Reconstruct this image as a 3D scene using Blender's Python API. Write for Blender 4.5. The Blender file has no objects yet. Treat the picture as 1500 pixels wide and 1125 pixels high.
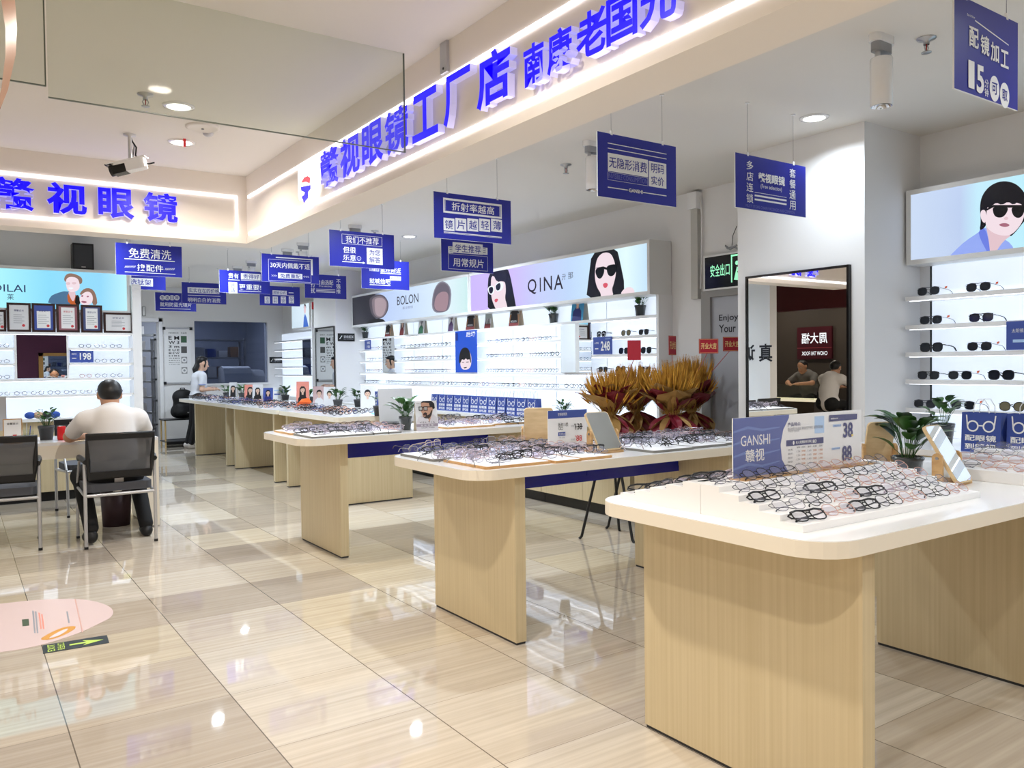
import bpy, math, random
import numpy as np
from mathutils import Matrix, Vector
R = random.Random(7)
SC = bpy.context.scene
COL = SC.collection
PI = math.pi

# ---------------------------------------------------------------- camera, world, lamps, exposure
FPX, YAW, PIT, ROLL, EYE = 1190.0, math.radians(34.4), math.radians(-1.3), math.radians(0.65), 1.35
cF = Vector((math.sin(YAW)*math.cos(PIT), math.cos(YAW)*math.cos(PIT), math.sin(PIT)))
_r0 = Vector((math.cos(YAW), -math.sin(YAW), 0)); _u0 = _r0.cross(cF)
cR = math.cos(ROLL)*_r0 - math.sin(ROLL)*_u0
cU = math.cos(ROLL)*_u0 + math.sin(ROLL)*_r0
cam_d = bpy.data.cameras.new('camera'); cam = bpy.data.objects.new('camera', cam_d); COL.objects.link(cam)
cam_d.sensor_width = 36.0; cam_d.lens = FPX/1500*36.0; cam_d.clip_start = 0.05; cam_d.clip_end = 100
cam.matrix_world = Matrix(((cR.x, cU.x, -cF.x, 0), (cR.y, cU.y, -cF.y, 0), (cR.z, cU.z, -cF.z, EYE), (0, 0, 0, 1)))
SC.camera = cam
SC.view_settings.view_transform = 'Standard'; SC.view_settings.look = 'None'
SC.view_settings.gamma = 1.0; SC.view_settings.use_curve_mapping = False
SC.view_settings.exposure = 0.08
SC.cycles.max_bounces = 8; SC.cycles.transparent_max_bounces = 24; SC.cycles.caustics_reflective = False; SC.cycles.caustics_refractive = False
SC.cycles.sample_clamp_indirect = 6.0

world = bpy.data.worlds.new('world'); SC.world = world; world.use_nodes = True
world.node_tree.nodes['Background'].inputs[0].default_value = (1.0, 0.97, 0.94, 1)
world.node_tree.nodes['Background'].inputs[1].default_value = 0.68

CZ = 2.82            # ceiling height
# (x, y, watts, warm) of the ceiling lamps; most are added, unseen, for brightness
LAMPS = [(4.29, 3.02, 7, 0), (4.25, 8.22, 9, 0), (2.47, 9.85, 20, 0), (3.7, 13.0, 24, 0), (3.88, 10.4, 24, 0), (4.2, 7.35, 22, 0),
         (2.6, 3.85, 20, .1), (2.9, 6.0, 20, .1), (3.5, 0.7, 8, .1), (2.2, 14.2, 22, 0), (2.4, 7.9, 20, 0), (1.1, 8.4, 16, .2),
         (1.24, 5.56, 18, 1), (1.06, 4.81, 0, 1), (0.9, 2.4, 22, 1), (0.2, 0.6, 22, 1), (2.3, 0.0, 11, .45), (-1.5, 3.2, 22, 1), (-2.2, 6.2, 22, 1), (-1.5, -1.2, 22, 1), (1.5, -1.6, 20, 1), (4.4, 0.2, 10, .1)]
for lx, ly, w, warm in LAMPS:
    if not w: continue
    ld = bpy.data.lights.new('lamp_glow', 'AREA'); ld.shape = 'DISK'; ld.size = 0.11; ld.energy = w*(1.25 if warm < .5 else 1.25); ld.spread = math.radians(150)
    ld.color = (0.78+0.22*warm, 0.89+0.02*warm, 1.0-0.2*warm)
    lo = bpy.data.objects.new('lamp_glow', ld); COL.objects.link(lo); lo.location = (lx, ly, CZ-0.028)

# ---------------------------------------------------------------- pixel rays onto real planes of the place
def _ray(u, v): return cF + cR*((u-750)/FPX) + cU*((562.5-v)/FPX)
_C = Vector((0, 0, EYE))
def oz(u, v, z): d = _ray(u, v); return _C + d*((z-EYE)/d.z)
def ox(u, v, x): d = _ray(u, v); return _C + d*(x/d.x)
def oy(u, v, y): d = _ray(u, v); return _C + d*(y/d.y)

# ---------------------------------------------------------------- materials
def lin(c): return tuple((x/12.92 if x <= .04045 else ((x+.055)/1.055)**2.4) for x in (k/255 for k in c))
_M = {}
def mat(name, rgb, rough=.5, metal=0., emit=0., ecol=None, alpha=1., trans=0., spec=.5, coat=0., ior=1.45):
    if name in _M: return _M[name]
    m = bpy.data.materials.new(name); m.use_nodes = True; b = m.node_tree.nodes['Principled BSDF']; I = b.inputs
    c = lin(rgb)+(1,)
    I['Base Color'].default_value = c; I['Roughness'].default_value = rough; I['Metallic'].default_value = metal
    I['IOR'].default_value = ior; I['Specular IOR Level'].default_value = spec; I['Coat Weight'].default_value = coat
    if trans: I['Transmission Weight'].default_value = trans
    if alpha < 1: I['Alpha'].default_value = alpha
    if emit: I['Emission Color'].default_value = (lin(ecol)+(1,)) if ecol else c; I['Emission Strength'].default_value = emit
    _M[name] = m; return m
def nodes(m): return m.node_tree.nodes, m.node_tree.links, m.node_tree.nodes['Principled BSDF']
def grain(name, ca, cb, scale=(60, 60, 1.2), rough=.45, detail=3, vec='Object', bump=0., coat=0.):
    """two-tone streaked procedural surface; scale stretches the noise"""
    if name in _M: return _M[name]
    m = mat(name, ca, rough, coat=coat); n, l, b = nodes(m)
    tc = n.new('ShaderNodeTexCoord'); mp = n.new('ShaderNodeMapping'); nz = n.new('ShaderNodeTexNoise'); rp = n.new('ShaderNodeValToRGB')
    mp.inputs['Scale'].default_value = scale; nz.inputs['Scale'].default_value = 1; nz.inputs['Detail'].default_value = detail
    l.new(tc.outputs[vec], mp.inputs['Vector']); l.new(mp.outputs[0], nz.inputs['Vector']); l.new(nz.outputs['Fac'], rp.inputs[0])
    rp.color_ramp.elements[0].position = .32; rp.color_ramp.elements[0].color = lin(cb)+(1,)
    rp.color_ramp.elements[1].position = .68; rp.color_ramp.elements[1].color = lin(ca)+(1,)
    l.new(rp.outputs[0], b.inputs['Base Color'])
    if bump:
        bp = n.new('ShaderNodeBump'); bp.inputs['Strength'].default_value = bump; bp.inputs['Distance'].default_value = .01
        l.new(nz.outputs['Fac'], bp.inputs['Height']); l.new(bp.outputs[0], b.inputs['Normal'])
    return m
def see_through(name, rgb, fac, rough=.02, tint=(255, 255, 255)):
    """thin clear sheet: mostly straight-through, some gloss"""
    if name in _M: return _M[name]
    m = bpy.data.materials.new(name); m.use_nodes = True; n, l = m.node_tree.nodes, m.node_tree.links; n.clear()
    o = n.new('ShaderNodeOutputMaterial'); t = n.new('ShaderNodeBsdfTransparent'); p = n.new('ShaderNodeBsdfPrincipled'); x = n.new('ShaderNodeMixShader')
    t.inputs[0].default_value = lin(tint)+(1,); p.inputs['Base Color'].default_value = lin(rgb)+(1,); p.inputs['Roughness'].default_value = rough
    x.inputs[0].default_value = fac; l.new(t.outputs[0], x.inputs[1]); l.new(p.outputs[0], x.inputs[2]); l.new(x.outputs[0], o.inputs[0])
    _M[name] = m; return m

def floor_mat():
    m = mat('polished_tile', (205, 190, 165), .03, ior=1.72); n, l, b = nodes(m)
    def N(t, **k):
        x = n.new(t)
        for a, v in k.items(): setattr(x, a, v)
        return x
    def math_(op, a, bb=None):
        x = N('ShaderNodeMath', operation=op)
        for i, s in enumerate((a, bb)):
            if s is None: continue
            if isinstance(s, (int, float)): x.inputs[i].default_value = s
            else: l.new(s, x.inputs[i])
        return x.outputs[0]
    g = N('ShaderNodeNewGeometry'); s = N('ShaderNodeSeparateXYZ'); l.new(g.outputs['Position'], s.inputs[0])
    tx = math_('DIVIDE', math_('ADD', s.outputs[0], 20*.59-.32), .59); ty = math_('DIVIDE', math_('ADD', s.outputs[1], 20*.575-2.27), .575)
    ix, iy = math_('FLOOR', tx), math_('FLOOR', ty); fx, fy = math_('FRACT', tx), math_('FRACT', ty)
    cv = N('ShaderNodeCombineXYZ'); l.new(ix, cv.inputs[0]); l.new(iy, cv.inputs[1])
    wn = N('ShaderNodeTexWhiteNoise', noise_dimensions='2D'); l.new(cv.outputs[0], wn.inputs['Vector'])
    rp = N('ShaderNodeValToRGB'); l.new(wn.outputs['Value'], rp.inputs[0]); cr = rp.color_ramp; cr.interpolation = 'LINEAR'
    cr.elements[0].color = lin((180, 169, 155))+(1,); cr.elements[1].color = lin((211, 198, 173))+(1,)
    e = cr.elements.new(.35); e.color = lin((203, 191, 174))+(1,); e = cr.elements.new(.7); e.color = lin((216, 208, 195))+(1,)
    sv = N('ShaderNodeCombineXYZ'); l.new(math_('ADD', math_('MULTIPLY', s.outputs[0], 1.1), math_('MULTIPLY', wn.outputs['Value'], 31)), sv.inputs[0]); l.new(math_('MULTIPLY', s.outputs[1], 42), sv.inputs[1]); l.new(math_('MULTIPLY', wn.outputs['Value'], 9), sv.inputs[2])
    nz = N('ShaderNodeTexNoise'); nz.inputs['Scale'].default_value = 1; nz.inputs['Detail'].default_value = 4; l.new(sv.outputs[0], nz.inputs['Vector'])
    r2 = N('ShaderNodeValToRGB'); r2.color_ramp.elements[0].position = .3; r2.color_ramp.elements[1].position = .7
    r2.color_ramp.elements[0].color = (.80, .78, .76, 1); r2.color_ramp.elements[1].color = (1, 1, 1, 1); l.new(nz.outputs['Fac'], r2.inputs[0])
    mx = N('ShaderNodeMix', data_type='RGBA', blend_type='MULTIPLY'); mx.inputs[0].default_value = 1; l.new(rp.outputs[0], mx.inputs[6]); l.new(r2.outputs[0], mx.inputs[7])
    ga = math_('GREATER_THAN', math_('ABSOLUTE', math_('SUBTRACT', fx, .5)), .4962); gb = math_('GREATER_THAN', math_('ABSOLUTE', math_('SUBTRACT', fy, .5)), .4978)
    gm = math_('MULTIPLY', math_('MAXIMUM', ga, math_('MULTIPLY', gb, .7)), .85)
    m2 = N('ShaderNodeMix', data_type='RGBA'); l.new(gm, m2.inputs[0]); l.new(mx.outputs[2], m2.inputs[6]); m2.inputs[7].default_value = lin((86, 78, 68))+(1,)
    l.new(m2.outputs[2], b.inputs['Base Color'])
    n2 = N('ShaderNodeTexNoise'); n2.inputs['Scale'].default_value = 2.2; l.new(g.outputs['Position'], n2.inputs['Vector'])
    bp = N('ShaderNodeBump'); bp.inputs['Strength'].default_value = .02; bp.inputs['Distance'].default_value = .05; l.new(n2.outputs['Fac'], bp.inputs['Height']); l.new(bp.outputs[0], b.inputs['Normal'])
    return m

M_wall = mat('white_wall_paint', (232, 231, 230), .6)
M_ceil = mat('ceiling_paint', (226, 222, 215), .7)
M_cream = mat('cream_lacquer', (236, 228, 212), .35)
M_white = mat('white_lacquer', (238, 238, 238), .18, coat=.3)
M_wood = grain('ash_laminate', (211, 195, 160), (201, 184, 147), (70, 70, 1.0), .42)
M_oak = grain('oak_wood', (206, 168, 118), (182, 142, 92), (20, 20, 60), .5)
M_plywood = grain('pale_plywood', (222, 196, 154), (204, 176, 132), (8, 8, 40), .5)
M_black = mat('black_plastic', (18, 18, 19), .4)
M_blackgloss = mat('black_gloss', (12, 12, 13), .12)
M_dgrey = mat('dark_grey_plastic', (52, 53, 56), .55)
M_grey = mat('grey_plastic', (150, 152, 155), .5)
M_metal = mat('brushed_metal', (170, 170, 172), .3, metal=1.)
M_chrome = mat('chrome', (220, 220, 222), .1, metal=1.)
M_alu = mat('satin_metal', (190, 190, 192), .42, metal=.6)
M_mirror = mat('mirror_glass', (236, 240, 242), .0, metal=1.)
M_blue = mat('sign_blue', (38, 44, 150), .3)
M_bluel = mat('bag_blue', (52, 74, 150), .5)
M_print = mat('print_white', (236, 236, 236), .5)
M_ink = mat('print_ink', (24, 24, 30), .5)
M_navy = mat('print_navy', (34, 40, 110), .5)
M_panelblue = mat('blue_acrylic', (22, 34, 165), .12, coat=.5)
M_backlit = mat('backlit_panel', (240, 246, 252), .5, emit=.60, ecol=(222, 236, 255))
M_led = mat('led_white', (255, 255, 255), .4, emit=3.6, ecol=(250, 246, 255))
M_lamp = mat('lamp_white', (255, 255, 255), .4, emit=9.0, ecol=(255, 252, 246))
M_leaf = grain('leaf_green', (62, 108, 44), (34, 72, 30), (9, 9, 9), .35)
M_leaf2 = mat('young_leaf', (120, 160, 62), .4)
M_soil = mat('potting_soil', (48, 34, 26), .9)
M_pot = mat('smoky_pot', (46, 52, 55), .15, coat=.6)
M_terracotta = mat('terracotta', (92, 48, 40), .7)

# ---------------------------------------------------------------- mesh builder
class MB:
    def __init__(s): s.v = []; s.f = []; s.mi = []; s.sm = []; s.mats = []; s.T = Matrix.Identity(4)
    def add(s, vs, fs, m, smooth=False):
        b = len(s.v); T = s.T
        s.v += [tuple(T @ Vector(p)) for p in vs]
        if m not in s.mats: s.mats.append(m)
        k = s.mats.index(m)
        for f in fs: s.f.append([b+i for i in f]); s.mi.append(k); s.sm.append(smooth)
        return s
    def box(s, x0, x1, y0, y1, z0, z1, m):
        return s.add([(x0, y0, z0), (x1, y0, z0), (x1, y1, z0), (x0, y1, z0), (x0, y0, z1), (x1, y0, z1), (x1, y1, z1), (x0, y1, z1)],
              [(0, 3, 2, 1), (4, 5, 6, 7), (0, 1, 5, 4), (1, 2, 6, 5), (2, 3, 7, 6), (3, 0, 4, 7)], m)
    def prism(s, poly, z0, z1, m, ms=None, smooth=False):
        n = len(poly)
        vs = [(x, y, z0) for x, y in poly]+[(x, y, z1) for x, y in poly]
        s.add(vs, [list(range(n))[::-1], list(range(n, 2*n))], m)
        return s.add(vs, [(i, (i+1) % n, n+(i+1) % n, n+i) for i in range(n)], ms or m, smooth)
    def tube(s, pts, r, m, n=8, closed=False, caps=True):
        P = [Vector(p) for p in pts]; k = len(P); rr = r if isinstance(r, (list, tuple)) else [r]*k
        vs = []; up = None
        for i, p in enumerate(P):
            a = P[(i-1) % k] if (closed or i > 0) else p; b = P[(i+1) % k] if (closed or i < k-1) else p
            t = (b-a); t = t.normalized() if t.length > 1e-9 else Vector((0, 0, 1))
            if up is None:
                up = Vector((0, 0, 1)) if abs(t.z) < .9 else Vector((1, 0, 0))
            x = t.cross(up); x = x.normalized() if x.length > 1e-6 else t.orthogonal().normalized()
            y = x.cross(t).normalized(); up = y
            for j in range(n):
                q = 2*PI*j/n; vs.append(p+(x*math.cos(q)+y*math.sin(q))*rr[i])
        fs = []
        for i in range(k if closed else k-1):
            for j in range(n):
                a = i*n+j; b = i*n+(j+1) % n; c = ((i+1) % k)*n+(j+1) % n; d = ((i+1) % k)*n+j; fs.append((a, d, c, b))
        s.add(vs, fs, m, True)
        if caps and not closed: s.add(vs[:n], [list(range(n))], m); s.add(vs[-n:], [list(range(n))[::-1]], m)
        return s
    def cyl(s, p0, p1, r0, m, r1=None, n=20): return s.tube([p0, p1], [r0, r0 if r1 is None else r1], m, n)
    def lathe(s, prof, m, n=24, c=(0, 0, 0), smooth=True):
        vs = [(c[0]+r*math.cos(2*PI*j/n), c[1]+r*math.sin(2*PI*j/n), c[2]+z) for r, z in prof for j in range(n)]
        fs = [(i*n+j, i*n+(j+1) % n, (i+1)*n+(j+1) % n, (i+1)*n+j) for i in range(len(prof)-1) for j in range(n)]
        return s.add(vs, fs, m, smooth)
    def ball(s, c, r, m, n=14, k=9):
        r = r if isinstance(r, (tuple, list)) else (r, r, r)
        prof = [(math.sin(PI*i/k), -math.cos(PI*i/k)) for i in range(k+1)]
        vs = [(c[0]+r[0]*a*math.cos(2*PI*j/n), c[1]+r[1]*a*math.sin(2*PI*j/n), c[2]+r[2]*b) for a, b in prof for j in range(n)]
        return s.add(vs, [(i*n+j, i*n+(j+1) % n, (i+1)*n+(j+1) % n, (i+1)*n+j) for i in range(k) for j in range(n)], m, True)
    # flat printing in the local frame: x right, y up, z out
    def poly(s, pts, m, z=.001): return s.add([(x, y, z) for x, y in pts], [list(range(len(pts)))], m)
    def rect(s, x0, y0, x1, y1, m, z=.001): return s.poly([(x0, y0), (x1, y0), (x1, y1), (x0, y1)], m, z)
    def frame(s, x0, y0, x1, y1, t, m, z=.001):
        s.rect(x0, y0, x1, y0+t, m, z); s.rect(x0, y1-t, x1, y1, m, z); s.rect(x0, y0+t, x0+t, y1-t, m, z); return s.rect(x1-t, y0+t, x1, y1-t, m, z)
    def disc(s, cx, cy, rx, ry, m, z=.001, n=28): return s.poly([(cx+rx*math.cos(2*PI*i/n), cy+ry*math.sin(2*PI*i/n)) for i in range(n)], m, z)
    def text(s, t, box, m, z=.001, bold=0., fit=True, depth=0., ms=None):
        """writes t inside box (x0,y0,x1,y1); fit stretches it to fill the box, else keeps its proportions"""
        vs, fs, (a, b, c, d) = glyphs(t, bold, depth); x0, y0, x1, y1 = box
        sx = (x1-x0)/max(c-a, 1e-6); sy = (y1-y0)/max(d-b, 1e-6)
        if not fit: sx = sy = min(sx, sy)
        cx, cy = (x0+x1)/2-(a+c)/2*sx, (y0+y1)/2-(b+d)/2*sy
        if not depth: return s.add([(cx+p[0]*sx, cy+p[1]*sy, z) for p in vs], fs, m)
        V = [(cx+p[0]*sx, cy+p[1]*sy, z+(depth if p[2] > 0 else 0)) for p in vs]
        fr = [f for f in fs if all(vs[i][2] > 0 for i in f)]; sd = [f for f in fs if not all(vs[i][2] > 0 for i in f)]
        s.add(V, fr, m); return s.add(V, sd, ms or m)
    def build(s, name, parent=None, loc=None, rotz=0., bevel=0., label=None, cat=None, group=None, kind=None, mw=None):
        me = bpy.data.meshes.new(name); me.from_pydata(s.v, [], s.f)
        for m in s.mats: me.materials.append(m)
        me.polygons.foreach_set('material_index', s.mi); me.polygons.foreach_set('use_smooth', s.sm); me.update()
        return link(name, me, parent, loc, rotz, bevel, label, cat, group, kind, mw)
def link(name, me, parent=None, loc=None, rotz=0., bevel=0., label=None, cat=None, group=None, kind=None, mw=None):
    o = bpy.data.objects.new(name, me); COL.objects.link(o)
    if parent: o.parent = parent
    if mw is not None: o.matrix_basis = mw
    elif loc: o.location = loc; o.rotation_euler = (0, 0, rotz)
    if bevel:
        b = o.modifiers.new('bevel', 'BEVEL'); b.width = bevel; b.segments = 2; b.limit_method = 'ANGLE'; b.angle_limit = .6
    tag(o, label, cat, group, kind); return o
def tag(o, label=None, cat=None, group=None, kind=None):
    for k, v in (('label', label), ('category', cat), ('group', group), ('kind', kind)):
        if v: o[k] = v
    return o
def thing(name, label, cat, loc=(0, 0, 0), rotz=0., group=None, mw=None):
    return link(name, None, None, loc, rotz, 0, label, cat, group, None, mw)
def dup(o, label=None, loc=None, rotz=None, group=None, mw=None):
    """copy of a thing with copies of its parts and sub-parts"""
    def cp(a, par):
        c = a.copy(); COL.objects.link(c); c.parent = par
        for ch in list(a.children): cp(ch, c)
        return c
    c = cp(o, None)
    if loc is not None: c.location = loc
    if rotz is not None: c.rotation_euler = (0, 0, rotz)
    if mw is not None: c.matrix_basis = mw
    return tag(c, label, None, group)
_G = {}
def glyphs(t, bold=0., depth=0.):
    k = (t, bold, depth > 0)
    if k not in _G:
        cu = bpy.data.curves.new('t', 'FONT'); cu.body = t; cu.size = 1; cu.offset = bold; cu.resolution_u = 3
        if depth: cu.extrude = .5
        ob = bpy.data.objects.new('t', cu); me = bpy.data.meshes.new_from_object(ob)
        vs = [tuple(v.co) for v in me.vertices]; fs = [tuple(p.vertices) for p in me.polygons]
        xs = [v[0] for v in vs] or [0, 1]; ys = [v[1] for v in vs] or [0, 1]
        _G[k] = (vs, fs, (min(xs), min(ys), max(xs), max(ys)))
        bpy.data.objects.remove(ob); bpy.data.curves.remove(cu); bpy.data.meshes.remove(me)
    return _G[k]
def frame_m(o, right, up):
    """matrix of a local frame: x = right, y = up, z = outward"""
    x = Vector(right).normalized(); z = x.cross(Vector(up)).normalized(); y = z.cross(x)
    return Matrix(((x.x, y.x, z.x, o[0]), (x.y, y.y, z.y, o[1]), (x.z, y.z, z.z, o[2]), (0, 0, 0, 1)))
def facing_near(p): return frame_m(p, (1, 0, 0), (0, 0, 1))       # faces -Y
def facing_left(p): return frame_m(p, (0, -1, 0), (0, 0, 1))      # faces -X
def rrect(x0, y0, x1, y1, r, k=6, corners=(1, 1, 1, 1)):
    out = []
    for (cx, cy, a0), on in zip(((x1-r, y1-r, 0), (x0+r, y1-r, 90), (x0+r, y0+r, 180), (x1-r, y0+r, 270)), corners):
        if on: out += [(cx+r*math.cos(math.radians(a0+90*i/k)), cy+r*math.sin(math.radians(a0+90*i/k))) for i in range(k+1)]
        else: out.append(({0: x1, 90: x0, 180: x0, 270: x1}[a0], {0: y1, 90: y1, 180: y0, 270: y0}[a0]))
    return out
# ---------------------------------------------------------------- helpers that carry photo positions onto a flat thing
def loc2(mw, u, v):
    o = mw.translation; n = mw.col[2].to_3d(); d = _ray(u, v); p = _C + d*((o-_C).dot(n)/d.dot(n)); q = mw.inverted() @ p
    return q.x, q.y
def tr(mw, pts, z=None):
    """photo points -> local points of a flat thing; z = (offset x, offset y, scale) of the zoomed crop they were read in"""
    a, b, s = z or (0, 0, 1); return [loc2(mw, a+u/s, b+v/s) for u, v in pts]
def bx(mw, u0, v0, u1, v1, z=None):
    a, b, s = z or (0, 0, 1); u0, u1, v0, v1 = a+u0/s, a+u1/s, b+v0/s, b+v1/s; um, vm = (u0+u1)/2, (v0+v1)/2
    return (loc2(mw, u0, vm)[0], loc2(mw, um, v1)[1], loc2(mw, u1, vm)[0], loc2(mw, um, v0)[1])

# ---------------------------------------------------------------- the setting
def struct(name, mb, bevel=0., **k): return mb.build(name, bevel=bevel, kind='structure', **k)
struct('floor', MB().box(-9, 7.5, -7, 20, -.12, 0, floor_mat()), label='polished beige and taupe stone-look floor tiles with dark joints')
struct('ceiling', MB().box(-9, 7.5, -7, 20, CZ, CZ+.12, M_ceil), label='plain white plaster ceiling over the shop and the corridor')
struct('wall_right', MB().box(5.25, 5.45, -3, 15.7, 0, CZ, M_wall))
struct('wall_pillar', MB().box(4.62, 5.25, 2.9, 3.88, 0, CZ, M_wall), label='square white pillar with the tall black-framed mirror')
struct('baseboard_pillar', MB().box(4.605, 5.25, 2.885, 2.9, 0, .1, M_black).box(4.605, 4.62, 2.885, 3.895, 0, .1, M_black))
b = MB()
for x0, x1, z0, z1 in ((-.35, 2.70, 0, CZ), (3.0, 3.61, 0, CZ), (4.95, 5.25, 0, CZ), (2.70, 3.0, 2.2, CZ), (3.61, 4.95, 0, 1.08), (3.61, 4.95, 2.23, CZ)): b.box(x0, x1, 15.5, 15.7, z0, z1, M_wall)
struct('wall_back', b)
struct('baseboard_back', MB().box(3.08, 5.0, 15.485, 15.5, 0, .1, M_black))
struct('wall_left', MB().box(-.5, -.35, 7.45, 15.7, 0, CZ, M_wall).box(-.5, 1.66, 10.0, 10.25, 0, CZ, M_wall))
struct("wall_side", MB().box(4.74, 5.25, 11.6, 12.5, 0, CZ, M_wall))
# room behind the back wall
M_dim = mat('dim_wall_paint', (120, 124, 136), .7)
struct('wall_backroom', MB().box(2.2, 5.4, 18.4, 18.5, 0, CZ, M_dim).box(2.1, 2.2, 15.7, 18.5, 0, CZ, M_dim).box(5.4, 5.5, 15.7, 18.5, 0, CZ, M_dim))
d = MB().box(3.0, 3.06, 15.47, 15.5, 0, 2.26, M_white).box(2.64, 2.70, 15.47, 15.5, 0, 2.26, M_white).box(2.64, 3.06, 15.47, 15.5, 2.2, 2.26, M_white)
struct('door_2', d, label='white framed doorway in the back wall beside the eye chart')
w = struct('window_1', MB().box(3.61, 4.95, 15.56, 15.575, 1.08, 2.23, see_through('tinted_glass', (60, 66, 80), .16, tint=(190, 196, 210))), label='wide tinted window in the back wall behind the standing woman')
MB().box(3.59, 4.97, 15.47, 15.5, 1.05, 1.08, M_white).build('window_sill', w)
# fascia: soffit boxes over the shop edge
M_fasc = mat('fascia_paint', (236, 228, 218), .55)
fr_ = struct('trim_1', MB().box(1.87, 2.09, -3, 6.31, 2.31, CZ, M_fasc), label='cream fascia beam over the open shop front, right run')
fl_ = struct('trim_2', MB().box(-.5, 2.09, 6.31, 6.53, 2.31, CZ, M_fasc), label='cream fascia beam over the open shop front, left run')
fo = MB()
for z in (2.375, 2.655): fo.box(1.862, 1.87, -3, 6.25, z-.009, z+.009, M_led)
fo.build('light_strip', fr_)
fo = MB()
for z in (2.375, 2.655): fo.box(-.5, 1.80, 6.302, 6.31, z-.009, z+.009, M_led)
fo.box(1.79, 1.80, 6.302, 6.31, 2.387, 2.643, M_led); fo.build('light_strip', fl_)
# ceiling joints on the corridor side are the top edges of the glass smoke barrier
t = thing('smoke_barrier', 'clear frameless glass smoke barrier hanging under the corridor ceiling', 'glass panel', (0, 3.45, 0))
G_bar = see_through('clear_glass', (205, 215, 205), .06, tint=(245, 247, 243)); M_edge = mat('glass_edge', (96, 104, 92), .3)
for x0, x1, z0 in ((.305, 1.765, 2.36), (-1.2, .295, 2.40)):
    p = MB().box(x0, x1, -.004, .004, z0, CZ-.002, G_bar).build('glass_pane', t)
    MB().box(x0, x1, -.0045, .0045, z0-.004, z0, M_edge).box(x1-.0005, x1+.004, -.0045, .0045, z0-.004, CZ-.002, M_edge).build('edge', p)
tag(MB().box(-.011, .011, -.03, .03, -.14, 0, M_alu).cyl((-.013, 0, -.12), (.013, 0, -.12), .006, M_dgrey, n=10).build('steel_bracket', loc=oz(652, 62, CZ)), 'small steel bracket plate hanging from the ceiling near the fascia', 'bracket')

# ---------------------------------------------------------------- channel letters on the fascia
M_lblue = mat('letter_blue', (20, 0, 255), .3, emit=.75, ecol=(18, 0, 255)); M_lside = mat('letter_acrylic', (214, 210, 250), .3, emit=.25, ecol=(196, 196, 255))
def letters(name, label, chars, mw, zr, face):
    s = thing(name, label, 'sign', mw=mw)
    for ch, a, b_ in chars:
        z0, z1 = zr(ch)
        MB().text(ch, (a, z0, b_, z1), M_lblue, .012, .028, True, .035, M_lside).build('letter', s)
    return s
SM = '南康老国光'
mw = facing_left((1.87, 5, 0)); q = lambda y: 5-y
s = letters('shop_sign', 'blue illuminated shop name letters with round-cornered logo on the right fascia beam', [(c, q(y0), q(y1)) for c, y0, y1 in
    (('赣', 4.66, 4.38), ('视', 4.36, 4.09), ('眼', 4.06, 3.80), ('镜', 3.78, 3.52), ('工', 3.48, 3.23), ('厂', 3.18, 2.95), ('店', 2.90, 2.65), ('南', 2.56, 2.43), ('康', 2.41, 2.26), ('老', 2.24, 2.08), ('国', 2.08, 1.93), ('光', 1.92, 1.76))],
    mw, lambda c: (2.41, 2.565) if c in SM else (2.41, 2.63), 0)
M_lw = mat('logo_white', (255, 255, 255), .3, emit=1.0); M_lr = mat('logo_red', (240, 70, 90), .3, emit=.6)
lg = MB().prism(rrect(-.05, 2.405, .23, 2.635, .05), .012, .045, M_lw); zz = (350, 0, 3.329)
lm = mw @ Matrix.Translation((0, 0, .046))
lg.poly(tr(lm, [(303, 893), (318, 866), (336, 858), (349, 868), (346, 895), (326, 886)], zz), M_lr, .047)
lg.poly(tr(lm, [(302, 912), (350, 902), (350, 922), (338, 936), (338, 966), (318, 990), (306, 960), (318, 950), (322, 938), (304, 930)], zz), M_lblue, .047)
lg.build('logo', s, label='white rounded logo tile with a red and blue emblem')
mw = facing_near((0, 6.31, 0))
letters('shop_sign', 'blue illuminated shop name letters on the left fascia beam', [('赣', .22, .46), ('视', .53, .77), ('眼', .84, 1.07), ('镜', 1.13, 1.36)], mw, lambda c: (2.41, 2.62), 0)

# ---------------------------------------------------------------- blue hanging signs
M_wire = mat('steel_wire', (120, 120, 122), .4, metal=.5)
def hang_sign(label, u0, v0, u1, v1, v2, ztop, art):
    d = _ray(u0, v0); Y = (_C + d*((ztop-EYE)/d.z)).y
    p = oy(u0, v0, Y); q_ = oy(u1, v1, Y); b_ = oy(u0, v2, Y); W = q_.x-p.x; H = p.z-b_.z
    mw = facing_near((p.x, Y, p.z-H)); s = thing('hanging_sign', label, 'sign', mw=mw, group='blue signs hanging from the shop ceiling')
    MB().box(0, W, 0, H, -.006, 0, M_blue).box(-.001, 0, -.001, H, -.006, 0, M_print).box(0, W, -.001, 0, -.006, 0, M_print).build('board', s)
    a = MB(); art(a, mw, W, H); a.build('lettering', s)
    for x in (W*.17, W*.82):
        w = MB().tube([(x, H, -.003), (x, CZ-p.z+H, -.003)], .0011, M_wire, 4).build('wire', s)
        MB().box(x-.007, x+.007, H-.006, H+.016, -.007, .001, M_print).build('clip', w); MB().cyl((x, CZ-p.z+H, -.003), (x, CZ-p.z+H-.006, -.003), .013, M_print, n=12).build('ceiling_rose', w)
    return s
def T(a, mw, z, t, box, m=None, bold=.006): a.text(t, bx(mw, *box, z), m or M_print, .0022, bold)
def Bk(a, mw, z, box, m=None): a.rect(*bx(mw, *box, z), m or M_print, .0012)
def Fr(a, mw, z, box, t=.004): a.frame(*bx(mw, *box, z), t, M_print, .0012)
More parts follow.
